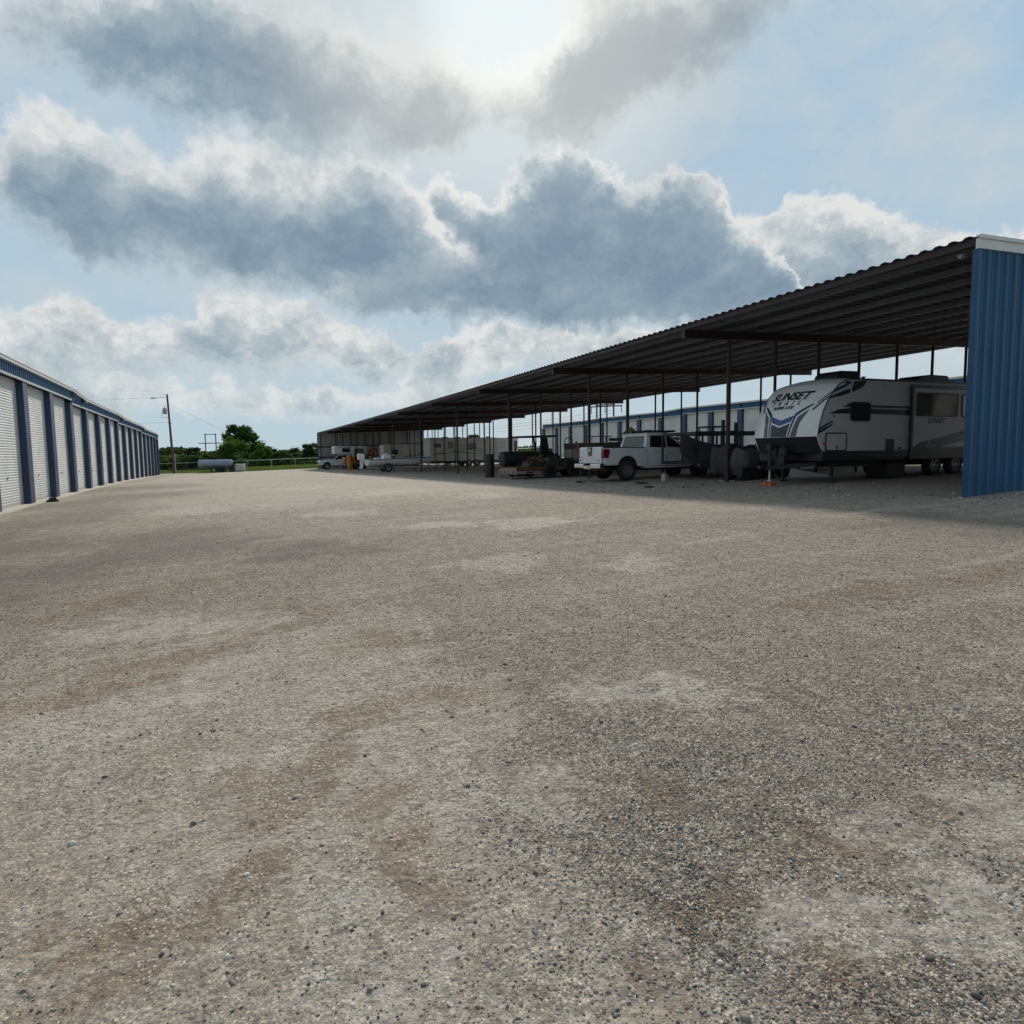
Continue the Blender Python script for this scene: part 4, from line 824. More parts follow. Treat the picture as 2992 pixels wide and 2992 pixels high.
for i in range(7): ld.bar((.15+i*.27, 0, .01), (.15+i*.27, .42, .01), .03)
ld = ld.build('ladder', 'dk'); ld.location = (16.25, 23.4, 2.46); ld.rotation_euler = (0, 0, 0); tag(ld, 'dark ladder lying across the roof of the white pickup with the tail lamps', 'ladder')

t2 = pickup('white crew pickup at the far left end of the carport facing the open yard', (12.6+5.75, 90.4, G(15, 88)), math.pi, True)
tc_ = thing('truck_camper', 'white box camper with a cab-over front riding on the far pickup', 'truck camper', (14.5, 88.35, G(15, 88)))
MB().prism([(0, 2.0), (0, 2.9), (.1, 3.0), (4.2, 3.0), (4.2, .95), (2.3, .95), (2.3, 2.0)], .0, 2.1).build('body', 'gel', tc_, bevel=.03)
win(tc_, 1.0, 2.0, 2.2, 2.7, -.002); MB().prism([(.5, 2.78), (2.2, 2.78), (2.2, 2.84), (.5, 2.84)], -.012, -.002).build('stripe', 'navyd', tc_)
MB().box((2.5, -.012, 1.1), (3.1, 0, 2.7)).build('door', 'trim', tc_)
for x in (-1.0,): pass

# ------------------------------------------------------------------ equipment between trailer and pickup
t = thing('stock_trailer', 'long dark railed trailer with grey mesh tarp between the near pickup and the travel trailer', 'trailer', (16.55, 20.1, G(17, 20)))
m = MB()
for y in (0, 2.0):
    m.bar((.0, y, 1.74), (9., y, 1.78), .06, .13); m.bar((0, y, .62), (9., y, .62), .07, .12)
    for i in range(10): m.bar((i*1.0, y, .6), (i*1.0, y, 1.72), .06)
m.bar((0, 0, .62), (0, 2, .62), .08, .12).bar((9, 0, .62), (9, 2, .62), .08, .12).bar((0, 0, 1.74), (0, 2, 1.74), .06, .1); m.build('rail_frame', 'dk', t)
MB().box((0, .05, .56), (9, 1.95, .64)).build('deck', 'wood', t); wheel(t, 3.9, -.14, .37, .2, -1, 'dk', 5); wheel(t, 4.75, -.14, .37, .2, -1, 'dk', 5)
MB().bar((10.3, 1.0, .5), (9, .2, .58), .07, .12).bar((10.3, 1.0, .5), (9, 1.8, .58), .07, .12).bar((9.9, 1, .02), (9.9, 1, .95), .06).build('tongue', 'dk', t)
m = MB()
def drape(u, v): return (-.75+u*2.1, -.06-.05*math.sin(u*11)-.03*math.sin(v*7+u*5), 1.76-.55*u**.7-(.75+.3*abs(math.sin(u*4.2)))*v)
m.grid(drape, 24, 12); m.build('mesh_tarp', 'mesh', t, smooth=60)
m = MB().cyl((.1, -.09, .55), (.1, -.06, .55), .035); m.build('reflector', 'lamp', t)

def lump(name, label, cat, loc, size, mt, seed, base=None):
    rg = random.Random(seed); bm = bmesh.new(); bmesh.ops.create_icosphere(bm, subdivisions=4, radius=1)
    ph = [rg.uniform(0, 6.28) for _ in range(8)]
    for v in bm.verts:
        x, y, z = v.co; a = math.atan2(y, x)
        rr = 1+.07*math.sin(3*a+ph[0])+.04*math.sin(9*a+ph[1]+2*z)+.03*math.sin(17*a+ph[2])*(1-abs(z)); 
        sq = max(abs(x), abs(y)); k_ = 1/(sq**.55*1.0) if sq > .3 else 1.9
        k_ = min(k_, 1.35)
        zz = max(-.02, z); zt = 1-(1-min(1, zz*1.3))**1.3
        v.co = (x*rr*k_*size[0], y*rr*k_*size[1], (zt+.06*math.sin(5*x+ph[3])+.06*math.sin(6*y+ph[4]))*size[2] if z > 0 else 0)
    me = bpy.data.meshes.new(name); bm.to_mesh(me); bm.free(); me.shade_smooth(); me.materials.append(MT[mt])
    o = bpy.data.objects.new(name, me); sc.collection.objects.link(o); o.location = loc; return tag(o, label, cat)
# machine under a black cover
t = thing('covered_mower', 'black covered mower in front of the dark railed trailer', 'mower', (17.2, 18.75, G(17.2, 18.75)))
lump('cover', None, None, (0, 0, .25), (.85, .5, .95), 'tarpb', 3).parent = t
for x in (-.6, .55): wheel(t, x, -.42, .28, .2, -1, 'dk', 5)
t = thing('covered_quad', 'machine under a grey-brown tarp between the carport post and the big travel trailer', 'covered machine', (18.55, 18.7, G(18.5, 18.7)))
lump('cover', None, None, (0, 0, .35), (.75, .5, .85), 'tarp', 5).parent = t
for x in (-.5, .5): wheel(t, x, -.42, .27, .22, -1, 'dk', 5)
t = thing('covered_generator', 'low machine under a pale crumpled tarp next to the big trailer front', 'covered machine', (16.9, 17.9, G(16.9, 18.1)))
lump('cover', None, None, (0, 0, .45), (.42, .36, .62), 'tarp', 8).parent = t
MB().box((-.4, -.3, .2), (.4, .3, .46)).cyl((-.3, -.32, .16), (-.3, -.25, .16), .16, n=16).cyl((.3, -.32, .16), (.3, -.25, .16), .16, n=16).build('chassis', 'blk', t)
t = thing('forklift', 'dark forklift with two upright mast posts behind the tarped machines', 'forklift', (19.2, 21.6, G(19, 21.5)))
MB().box((-.06, -.04, .05), (.06, .08, 2.28)).box((.62, -.04, .05), (.74, .08, 2.18)).box((-.06, 0, 1.70), (.74, .06, 1.84)).box((-.06, 0, .5), (.74, .06, .65)).build('mast', 'dk', t, bevel=.015)
MB().box((0, .2, .3), (.75, 1.7, 1.0)).build('body', 'dk', t, bevel=.05); MB().bar((.0, .6, 1), (0, .6, 2.0), .05).bar((.7, .6, 1), (.7, .6, 2.0), .05).bar((0, 1.5, 1), (0, 1.5, 2.0), .05).bar((.7, 1.5, 1), (.7, 1.5, 2.0), .05).box((-.05, .55, 2.0), (.8, 1.6, 2.06)).build('overhead_guard', 'dk', t)
for y in (.4, 1.4): wheel(t, -.02, y, .28, .2, -1, 'dk', 5).rotation_euler = (0, 0, math.pi/2); wheel(t, .78, y, .28, .2, 1, 'dk', 5).rotation_euler = (0, 0, math.pi/2)

# ------------------------------------------------------------------ equipment trailer with machinery (left of the pickup)
t = thing('equipment_trailer', 'low flatbed equipment trailer with a red and white rear bar left of the pickup', 'trailer', (13.5, 29.6, G(15, 30)))
MB().box((0, 0, .42), (5.6, 2.1, .52)).build('deck', 'wood', t)
m = MB(); m.bar((0, 0, .50), (5.6, 0, .52), .07, .16).bar((0, 2.1, .5), (5.6, 2.1, .52), .07, .16)
for i in range(8): m.bar((.1+i*.75, .0, .38), (.1+i*.75, 2.1, .38), .06, .08)
m.bar((5.6, 0, .5), (6.9, 1.05, .5), .08, .14).bar((5.6, 2.1, .5), (6.9, 1.05, .5), .08, .14); m.build('frame', 'rust', t)
m = MB().box((-.05, -.02, .22), (.03, 2.12, .42)); rbm = m.build('rear_bar', 'dull', t); 
mm = MB()
for i in range(4): mm.box((-.056, .15+i*.52, .26), (-.05, .38+i*.52, .38))
mm.build('reflector_strip', 'rust', rbm)
MB().box((.0, -.04, .24), (1.35, .02, .38)).build('side_bar', 'dull', t); MB().box((.5, -.046, .27), (.9, -.041, .35)).build('side_reflector', 'red', t)
for x in (1.75, 3.1, 3.95): wheel(t, x, -.14, .37, .22, -1, 'dk', 6); wheel(t, x, 2.24, .37, .22, 1, 'dk', 6)
MB().prism([(2.6, .45), (2.6, .78), (2.8, .86), (4.3, .86), (4.5, .78), (4.5, .45), (4.42, .45), (4.4, .72), (2.7, .72), (2.68, .45)], -.26, -.02).build('fender', 'dk', t)
# things lying on that trailer
t = thing('hay_rake', 'tangle of rusty green farm implement parts on the low flatbed trailer', 'farm implement', (13.9, 29.8, G(15, 30)+.53))
rg = random.Random(5); m = MB()
for i in range(26):
    x = rg.uniform(.1, 3.0); y = rg.uniform(.2, 1.6); m.bar((x, y, rg.uniform(.03, .3)), (x+rg.uniform(-.6, .8), y+rg.uniform(-.4, .5), rg.uniform(.1, .65)), rg.uniform(.03, .08))
m.build('tines', 'rust', t); MB().box((1.6, .3, 0), (3.4, 1.5, .45)).box((.6, .5, 0), (1.5, 1.3, .3)).build('gearbox', 'green', t, bevel=.06)
t = thing('generator_box', 'dark olive metal engine box at the front of the low flatbed trailer', 'engine box', (17.0, 29.8, G(17, 30)+.53))
MB().box((0, 0, 0), (1.5, 1.4, .85)).build('housing', 'olive', t, bevel=.05); MB().cyl((.3, .6, .85), (.3, .6, 1.25), .05).build('exhaust', 'rust', t)
m = MB(); m.tube([(-.55, .3, .0), (-.55, .3, 1.25), (-.5, .3, 1.38), (-.3, .3, 1.42), (-.12, .3, 1.38), (-.08, .3, 0)], .022, 8); m.build('roll_hoop', 'dk', t)
t = thing('canopy_tractor', 'green tractor with a flat sun canopy behind the low flatbed trailer', 'tractor', (17.2, 36.6, G(17, 36.6)))
MB().box((-.2, .45, .7), (2.3, 1.1, 1.35)).build('bonnet', 'green', t, bevel=.08); MB().box((1.6, .2, .6), (2.6, 1.35, 1.0)).build('platform', 'dk', t, bevel=.03)
MB().bar((1.5, .15, .9), (1.35, .15, 2.25), .09).bar((1.5, 1.4, .9), (1.35, 1.4, 2.25), .09).prism([(1.1, .95), (1.9, .95), (1.7, 2.2), (1.3, 2.2)], .2, .3).build('roll_bar', 'dk', t)
MB().prism([(-.45, 2.22), (-.3, 2.30), (2.1, 2.36), (2.3, 2.30), (2.2, 2.24), (-.1, 2.2)], -.05, 1.6).build('canopy', 'dk', t, bevel=.02)
wheel(t, 2.0, .05, .62, .38, -1, 'yel', 6); wheel(t, 2.0, 1.5, .62, .38, 1, 'yel', 6); wheel(t, 0, .2, .38, .25, -1, 'yel', 6); wheel(t, 0, 1.35, .38, .25, 1, 'yel', 6)
MB().lathe([(.12, 0), (.18, 0)], (1.5, .75, 1.55), 'z', 16).cyl((1.4, .75, 1.2), (1.5, .75, 1.55), .02).build('steering_wheel', 'blk', t); MB().box((1.75, .5, 1.0), (2.15, 1.05, 1.1)).box((2.1, .5, 1.05), (2.2, 1.05, 1.55)).build('seat', 'blk', t, bevel=.03)
t = thing('sprayer_tank', 'dark bulky sprayer beside the post at the left of the low flatbed trailer', 'sprayer', (14.9, 33.6, G(15, 34)))
MB().cyl((-.2, .6, .95), (1.7, .6, .95), .45, n=18).build('tank', 'tarpb', t, smooth=40); MB().box((-.3, .1, .35), (2.2, 1.1, .5)).bar((2.2, .6, .45), (3.2, .6, .45), .07).build('frame', 'dk', t); wheel(t, .7, .0, .38, .2, -1, 'dk', 5); wheel(t, .7, 1.2, .38, .2, 1, 'dk', 5)
o = MB().cyl((0, 0, 0), (0, 0, 1.3), .27, .25, n=18).build('water_butt', 'blk', None, smooth=40); o.location = (14.15, 34.6, G(14.1, 34.6)); tag(o, 'tall black barrel beside the post left of the flatbed trailer', 'barrel')

# flat-bottomed boat + lumber behind the pickup bed
def hull(nm, mt, par, Lh, Wd, z0, Hh, bowup=.25, transom=1., vee=.18, n=16):
    def sec(u):
        k_ = 1-max(0, (u-.55)/.45)**2.0*.93; w_ = Wd/2*k_*transom; zb = z0+max(0, (u-.6)/.4)**2*Hh*.75; zt = z0+Hh+bowup*u**2
        return w_, zb, zt
    rings = []
    for i in range(n+1):
        u = i/n; w_, zb, zt = sec(u); x = u*Lh
        rings.append([(x, -w_, zt), (x, -w_*.93, zb+(zt-zb)*.45), (x, -w_*.8, zb+vee*.4), (x, 0, zb-vee*.3), (x, w_*.8, zb+vee*.4), (x, w_*.93, zb+(zt-zb)*.45), (x, w_, zt), (x, w_*.9, zt-.02), (x, w_*.75, zb+(zt-zb)*.3), (x, 0, zb+.12), (x, -w_*.75, zb+(zt-zb)*.3), (x, -w_*.9, zt-.02)])
    return MB().loft(rings).build(nm, mt, par, smooth=40)
t = thing('jon_boat', 'olive flat-bottomed boat raised on a trailer behind the pickup bed', 'boat', (18.2, 32.6, G(20, 32.6)))
h_ = hull('hull', 'olive', t, 5.0, 1.7, 1.15, .5, .12, 1, .05); MB().bar((1.0, -.6, 1.7), (1.0, -.6, 2.0), .03).bar((1.9, -.6, 1.7), (1.9, -.6, 2.0), .03).bar((.7, -.6, 2.0), (2.3, -.6, 2.0), .03, .05).build('grab_rail', 'dk', t)
MB().bar((-.1, -.5, .6), (5.8, -.1, .6), .08, .12).bar((-.1, .5, .6), (5.8, .1, .6), .08, .12).bar((.5, -.5, .6), (.5, -.5, 1.2), .06).bar((3.6, -.3, .6), (3.6, -.3, 1.3), .06).bar((.5, .5, .6), (.5, .5, 1.2), .06).build('trailer_frame', 'galvp', t)
wheel(t, 1.6, -.85, .34, .2, -1, 'rim', 5); wheel(t, 1.6, .85, .34, .2, 1, 'rim', 5)
t = thing('lumber_trailer', 'slatted wooden trailer heaped with junk seen over the pickup bed', 'trailer', (21.0, 31.2, G(22, 31)))
m = MB()
for z in (.7, .95, 1.2, 1.45, 1.68): m.box((0, 0, z), (4.2, .04, z+.17)); m.box((0, 1.9, z), (4.2, 1.94, z+.17))
for i in range(6): m.bar((i*.83+.03, -.03, .55), (i*.83+.03, -.03, 2.0), .06)
m.build('slatted_side', 'wood', t); MB().box((-.1, 0, .5), (4.3, 1.94, .62)).build('deck', 'wood', t); wheel(t, 1.8, -.15, .36, .2, -1, 'dk', 5); wheel(t, 2.6, -.15, .36, .2, -1, 'dk', 5)
lump('junk_heap', None, None, (2.0, .95, .62), (1.7, .75, 1.5), 'tarp', 12).parent = t
o = MB().add([(0, 0, 0), (.8, 0, 0), (.8, .7, 0), (0, .7, 0), (.3, .1, .42), (.55, .6, .36)], [(0, 1, 4), (1, 2, 5, 4), (2, 3, 5), (3, 0, 4, 5), (0, 3, 2, 1)]).build('cardboard_box', 'tan'); o.location = (21.2, 31.5, G(21.6, 31.5)+2.05); tag(o, 'crumpled tan box on top of the junk heap trailer', 'box')

# ------------------------------------------------------------------ long cream RV
t = thing('fifth_wheel_rv', 'long cream camper trailer with brown swooshes parked across the middle of the carport', 'camper trailer', (21.1, 68, .28))
ch = MB().prism([(0, 0), (9.6, 0), (10.5, .75), (10.5, 1.7), (9.6, 2.45), (0, 2.45)], .62, 3.1, axis='z').build('body', 'cream', t, bevel=.05)
MB().box((-.015, .05, .7), (0, 2.4, 2.95)).build('rear_panel', 'trim', t, bevel=.02)
MB().box((.1, .1, .35), (9.5, 2.35, .62)).build('underbelly', 'blk', t)
for a in ((2.0, 2.5, 1.95, 2.62), (4.4, 5.1, 1.9, 2.52), (8.05, 8.6, 1.95, 2.7)): win(t, *a, -.002)
q = win(t, 9.75, 10.35, 1.5, 2.75, -.002); q.location = (0, 0, 0)
q.rotation_euler = (0, 0, math.atan2(.75, .9)); c_, s_ = math.cos(q.rotation_euler.z), math.sin(q.rotation_euler.z); q.location = (9.6-(9.6*c_)+.04, -(9.6*s_)-.01, 0)
dr = MB().box((7.75, -.02, .8), (8.75, -.001, 2.85)).build('entry_door', 'trim', t); MB().box((8.62, -.04, 1.6), (8.68, -.02, 1.8)).build('handle', 'blk', dr)
for p in ([(1.9, 1.55), (4.3, 1.85), (6.4, 1.45), (4.3, 1.95)], [(1.2, 1.3), (2.6, 1.55), (6.6, 1.25), (2.6, 1.65)], [(2.9, 2.2), (4.4, 2.1), (6.4, 1.7), (4.4, 2.2)], [(.2, 1.35), (1.4, 1.5), (1.6, 1.42), (.3, 1.28)], [(6.7, 1.5), (8.0, 1.35), (8.0, 1.42)]): deco('swoosh', p, 'char', -.001, t)
deco('badge', rrect(.35, 1.2, 2.05, 2.45, .15), 'greyd', -.001, t); MB().box((6.45, -.05, .66), (6.52, -.0, 3.0)).box((7.5, -.05, .66), (7.57, 0, 3.0)).build('seam_trim', 'trim', t)
rb([(4.75, 3.1), (4.9, 3.42), (5.7, 3.46), (5.95, 3.12)], .8, 1.6, 'air_conditioner', 'tan', t, bevel=.04); MB().box((1.8, 1, 3.1), (2.3, 1.5, 3.2)).build('roof_vent', 'liner', t); MB().box((3.3, 1, 3.1), (3.7, 1.5, 3.2)).build('roof_vent', 'liner', t); MB().cyl((7.0, 1.2, 3.1), (7.0, 1.2, 3.25), .2).build('roof_vent', 'liner', t)
for x in (4.3, 5.2): wheel(t, x, .1, .38, .22, -1, 'rim', 6); wheel(t, x, 2.35, .38, .22, 1, 'rim', 6)
wheel(t, 8.9, .1, .30, .2, -1, 'dk', 5); MB().bar((.8, .3, 0), (.8, .3, .6), .07).bar((9.3, .8, 0), (9.3, .8, .6), .07).build('landing_leg', 'dk', t)
t = thing('tan_camper', 'small tan camper partly hidden behind the centre console boat', 'camper trailer', (18.6, 78.5, .12))
MB().prism(rrect(0, 4.2, .55, 2.75, .25), 0, 2.2).build('body', 'cream', t, bevel=.03); win(t, .9, 1.7, 1.5, 2.1, -.002); wheel(t, 2.2, .05, .34, .2, -1, 'dk', 5); deco('stripe', [(0.05, 1.2), (4.1, 1.3), (4.1, 1.42), (.05, 1.3)], 'tan', -.001, t)

# ------------------------------------------------------------------ centre console boat with outboard
t = thing('motor_boat', 'white motor boat with a big white outboard, on a trailer left of the cream camper', 'boat', (12.9, 61.2, G(15, 61)))
hull('hull', 'gel', t, 6.2, 2.2, .62, .55, .25, 1., .25); deco('rub_rail', [(0, 1.10), (5.9, 1.28), (5.9, 1.34), (0, 1.16)], 'char', -1.1, t)
MB().prism([(1.4, .9), (1.5, 1.55), (1.8, 1.72), (2.1, 1.6), (2.4, .9)], -.35, .35).build('console', 'gel', t, bevel=.05); MB().prism([(.7, .9), (.7, 1.3), (1.1, 1.35), (1.2, .9)], -.4, .4).build('seat', 'trim', t, bevel=.04)
MB().tube([(2.3, -.5, 1.6), (3.6, -.4, 1.3), (4.1, -.3, 1.25)], .035).tube([(2.3, .5, 1.6), (3.6, .4, 1.3)], .035).build('folded_top', 'galvp', t)
m = MB().prism([(-.78, 1.15), (-.82, 1.62), (-.74, 1.72), (-.25, 1.68), (-.18, 1.5), (-.22, 1.12)], -.22, .22); om = m.build('outboard_motor', 'gel', t, bevel=.05)
MB().prism([(-.6, 1.15), (-.58, .6), (-.72, .42), (-.66, .3), (-.45, .3), (-.32, .5), (-.3, 1.15)], -.07, .07).box((-.32, -.12, .95), (.02, .12, 1.1)).build('leg', 'gel', om, bevel=.02)
MB().cyl((-.74, 0, .38), (-.64, 0, .38), .06).bar((-.72, -.16, .42), (-.72, .16, .34), .02, .09).bar((-.72, -.04, .22), (-.72, .04, .54), .09, .02).build('propeller', 'dk', om)
MB().bar((.1, -.6, .42), (5.6, -.3, .42), .08, .12).bar((.1, .6, .42), (5.6, .3, .42), .08, .12).bar((5.6, -.3, .42), (7.2, 0, .42), .08).bar((5.6, .3, .42), (7.2, 0, .42), .08).bar((6.0, 0, .45), (6.0, 0, 1.15), .06).build('trailer_frame', 'galvp', t)
for s_ in (-1, 1): wheel(t, 1.75, s_*1.0, .34, .2, s_, 'rim', 5)
MB().prism(arc(1.75, .36, .45, 180, 0)+arc(1.75, .36, .42, 0, 180), -1.12, -.88).build('fender', 'blk', t)

# ------------------------------------------------------------------ excavators
def excavator(label, loc, mt, boomup=2.4):
    t = thing('excavator', label, 'excavator', loc)
    MB().prism([(0, .1), (.1, 0), (2.2, 0), (2.35, .15), (2.35, .42), (2.2, .55), (.1, .55), (0, .42)], 0, .4).prism([(0, .1), (.1, 0), (2.2, 0), (2.35, .15), (2.35, .42), (2.2, .55), (.1, .55), (0, .42)], 1.4, 1.8).build('track', 'rub', t, bevel=.03)
    MB().prism([(-.2, .65), (-.35, .8), (-.38, 1.35), (-.2, 1.5), (1.0, 1.55), (1.05, .65)], .1, 1.7).build('counterweight', mt, t, bevel=.1)
    MB().box((1.0, .1, .62), (2.1, 1.7, 1.0)).build('deck', mt, t, bevel=.04)
    cb_ = MB().prism([(.9, 1.0), (.95, 2.55), (2.0, 2.55), (2.25, 1.7), (2.2, 1.0)], .1, 1.0).build('cab', 'dk', t, bevel=.05); MB().prism([(1.0, 1.3), (1.05, 2.4), (1.95, 2.4), (2.15, 1.7), (2.1, 1.3)], .085, .1).build('window', 'glass', cb_)
    MB().box((.85, .05, 2.55), (2.05, 1.05, 2.62)).build('roof', 'trim', cb_)
    bo = MB().prism([(2.1, .9), (3.0, boomup), (3.9, boomup+.3), (3.95, boomup+.08), (3.2, boomup-.25), (2.4, .85)], 1.1, 1.3).build('boom', mt, t)
    MB().prism([(3.8, boomup+.3), (4.05, boomup+.2), (3.8, .5), (3.6, .5)], 1.14, 1.26).prism([(3.4, .1), (3.9, .1), (4.0, .6), (3.6, .7), (3.3, .4)], .9, 1.5).build('arm', mt, bo); return t
excavator('orange excavator with a dark cab behind the outboard of the white boat', (15.2, 83.2, G(16, 83)), 'oj')
o = excavator('tan excavator with a raised bent boom between the orange excavator and the cream camper', (19.0, 85.5, G(19, 85)), 'tan', 2.7)
o = MB().cyl((0, 0, .0), (0, 0, .9), .36, n=20).lathe([(.36, .9), (.3, .98), (.12, 1.0)], (0, 0, 0), 'z', 20).build('yellow_tank', 'yel', None, smooth=40); o.location = (15.0, 80.6, G(15, 80.5)+.78); o.parent = None
tag(o, 'round yellow tank standing beside the orange excavator', 'tank'); o.location.z = G(15, 80.5); o.scale = (.95, .95, 1.75)
t = thing('backhoe', 'dark backhoe loader parked behind the bow of the white motor boat', 'backhoe', (22.2, 87, G(22, 87)))
MB().box((0, .4, .8), (1.6, 1.4, 1.5)).build('bonnet', 'tan', t, bevel=.06); MB().prism([(1.6, .8), (1.6, 2.7), (2.9, 2.7), (3.2, .8)], .3, 1.6).build('cab', 'glass', t, bevel=.04); MB().box((1.5, .2, 2.7), (3.1, 1.7, 2.8)).build('roof', 'tan', t)
wheel(t, 2.7, .2, .7, .4, -1, 'tan', 6); wheel(t, .3, .25, .45, .3, -1, 'tan', 6); MB().prism([(-1.0, .2), (-.3, .2), (-.5, .9), (-.9, .8)], 0, 1.9).bar((-.5, .3, .7), (1.8, .3, 1.3), .12).build('loader_arm', 'tan', t)
t = thing('cargo_trailer', 'dark enclosed cargo trailer at the back right of the excavators', 'trailer', (25.6, 82, G(26, 82)))
MB().box((0, 0, .5), (4.6, 2.1, 2.5)).build('body', 'dk', t, bevel=.04); wheel(t, 2.2, -.1, .34, .2, -1, 'rim', 5); MB().bar((-1, 1, .5), (0, 1, .5), .08).build('tongue', 'dk', t)

# ------------------------------------------------------------------ yard end: tank trailer, tote, pole, fence
t = thing('tank_trailer', 'pale blue cylindrical tank on a low black trailer at the far yard end', 'tank trailer', (-2.35, 105.6, G(-1, 105)), -.16)
MB().lathe([(.001, .6), (.5, .62), (.6, .68), (.6, 5.1), (.5, 5.16), (.001, 5.18)], (0, 0, 1.28), 'x', 28).build('tank', 'tank', t, smooth=40)
MB().lathe([(.15, 0), (.15, .12), (.001, .14)], (2.9, 0, 1.86), 'z', 14).build('hatch', 'dk', t)
m = MB().bar((-1.0, -.5, .55), (5.4, -.5, .55), .08, .14).bar((-1.0, .5, .55), (5.4, .5, .55), .08, .14)
for i in range(6): m.bar((i*.95+.2, -.75, .5), (i*.95+.2, .75, .5), .06, .1)
m.bar((-1.0, -.5, .55), (-2, 0, .5), .08).bar((-1.0, .5, .55), (-2, 0, .5), .08).bar((-1.6, 0, 0), (-1.6, 0, .9), .06).box((5.2, -.7, .35), (5.5, .7, .8)); m.build('frame', 'dk', t)
for x in (2.75, 3.75): wheel(t, x, -.85, .38, .24, -1, 'rim' if x < 3 else 'dk', 5); wheel(t, x, .85, .38, .24, 1, 'dk', 5)
MB().box((2.2, -1.0, .78), (4.3, -.7, .84)).build('fender', 'dk', t)
t = thing('liquid_tote', 'white caged plastic liquid tote just right of the long tank trailer', 'liquid tote', (3.75, 103.2, G(3.7, 103)), -.25)
MB().box((-.56, -.46, .16), (.56, .46, 1.12)).build('bottle', 'poly', t, bevel=.08); m = MB()
for z in (.2, .42, .64, .86, 1.08):
    for p, q in (((-.6, -.5), (.6, -.5)), ((.6, -.5), (.6, .5)), ((.6, .5), (-.6, .5)), ((-.6, .5), (-.6, -.5))): m.bar((*p, z), (*q, z), .03)
for i in range(6):
    for y in (-.5, .5): m.bar((-.6+i*.24, y, .14), (-.6+i*.24, y, 1.14), .03)
m.build('cage', 'galvp', t); MB().box((-.6, -.5, 0), (.6, .5, .14)).build('pallet', 'wood', t)
o = MB().box((-.4, -.3, 0), (.4, .3, 1.05)).cyl((.0, 0, 1.0), (0, 0, 1.35), .25, n=12).build('engine_pump', 'blk', None, bevel=.05); o.location = (2.6, 104.6, G(2.6, 104.6)); tag(o, 'dark engine pump between the tank trailer and the white tote', 'pump')
PX, PY_ = -5.15, 111.
gp = G(PX, PY_)
t = thing('utility_pole', 'leaning brown utility pole with a grey transformer at the far end of the left building', 'utility pole', (PX, PY_, gp))
lean = -.35
m = MB(); m.cyl((0, 0, -.2), (lean, 0, 11.6), .19, .12, n=14); m.build('pole', 'pole', t, smooth=50)
m = MB().bar((lean, 0, 11.2), (lean-1.7, -.1, 11.0), .06); m.build('bracket', 'galvp', t); MB().prism([(lean-2.2, 10.9), (lean-2.1, 11.05), (lean-1.5, 11.08), (lean-1.5, 10.95)], -.22, .05).build('lamp_head', 'liner', t, bevel=.03)
MB().lathe([(.001, 8.7), (.26, 8.72), (.28, 8.8), (.28, 9.5), (.24, 9.58), (.001, 9.62)], (lean*.8-.5, 0, 0), 'z', 18).cyl((lean*.8-.5, 0, 9.6), (lean*.8-.5, 0, 9.9), .05).build('transformer', 'liner', t, smooth=40)
MB().tube([(lean*.8-.1, 0, 9.3), (lean*.8-.3, 0, 9.3)], .05).tube([(lean*.8-.8, 0, 9.2), (lean*.8-1.0, 0, 8.5), (lean*.8-.8, 0, 8.2), (lean*.8, 0, 8.25)], .03).bar((lean*.6-.35, 0, 7.4), (lean*.6+.4, 0, 7.4), .06).bar((lean*.4-.35, 0, 4.0+.9), (lean*.4+.4, 0, 4.9), .05).build('hardware', 'galvp', t)
MB().cyl((.25, -.1, 0), (.2, -.1, 3.0), .06).build('conduit', 'galvp', t)
def wirego(a, b_, sag, r=.011, n=14):
    m = MB(); pts = [(a[0]+(b_[0]-a[0])*i/n, a[1]+(b_[1]-a[1])*i/n, a[2]+(b_[2]-a[2])*i/n-sag*4*(i/n)*(1-i/n)) for i in range(n+1)]
    return m.tube(pts, r, 5)
lo = Vector((PX, PY_, gp))
for a, b_, s_, lb in (((PX+lean-1.6, PY_-.1, gp+11.1), (-70, 120, 10.5), 1.2, 'thin overhead wire running left from the top of the utility pole'), ((PX+lean*.7, PY_, gp+7.6), (-70, 118, 6.5), 1.0, 'lower overhead wire running left from the utility pole'), ((PX+lean*.9, PY_, gp+10.3), (14, 150, 1.5), .3, 'guy wire slanting down to the right of the utility pole')):
    tag(wirego(a, b_, s_).build('overhead_wire', 'wire'), lb, 'wire')
# fence
t = thing('chain_link_fence', 'chain link fence with a pale top rail along the grass behind the tank trailer', 'fence', (-12, 113, 0))
FP = [(-40, 116.), (-12, 113.), (-5, 112.), (2, 111.4), (5, 111.), (12, 110.2), (22, 109.5), (34, 109), (60, 108)]
m = MB(); mp_ = MB(); mw = MB()
for (x0, y0), (x1, y1) in zip(FP, FP[1:]):
    z0, z1 = gz(x0, y0)+1.5, gz(x1, y1)+1.5
    big_ = x0 >= 4.9
    m.cyl((x0+12, y0-113, z0), (x1+12, y1-113, z1), .055 if big_ else .025, n=8)
    n = max(1, int((x1-x0)/3))
    for i in range(n):
        f = i/n; x = x0+(x1-x0)*f; y = y0+(y1-y0)*f; zz = z0+(z1-z0)*f; mp_.cyl((x+12, y-113, zz-1.7), (x+12, y-113, zz), .035, n=8)
    for q in (.3, .6, .9, 1.2): mw.cyl((x0+12, y0-113, z0-q), (x1+12, y1-113, z1-q), .008, n=4)
m.build('top_rail', 'galvp', t); mp_.build('fence_posts', 'galvp', t); mw.build('fence_wire', 'wire', t)
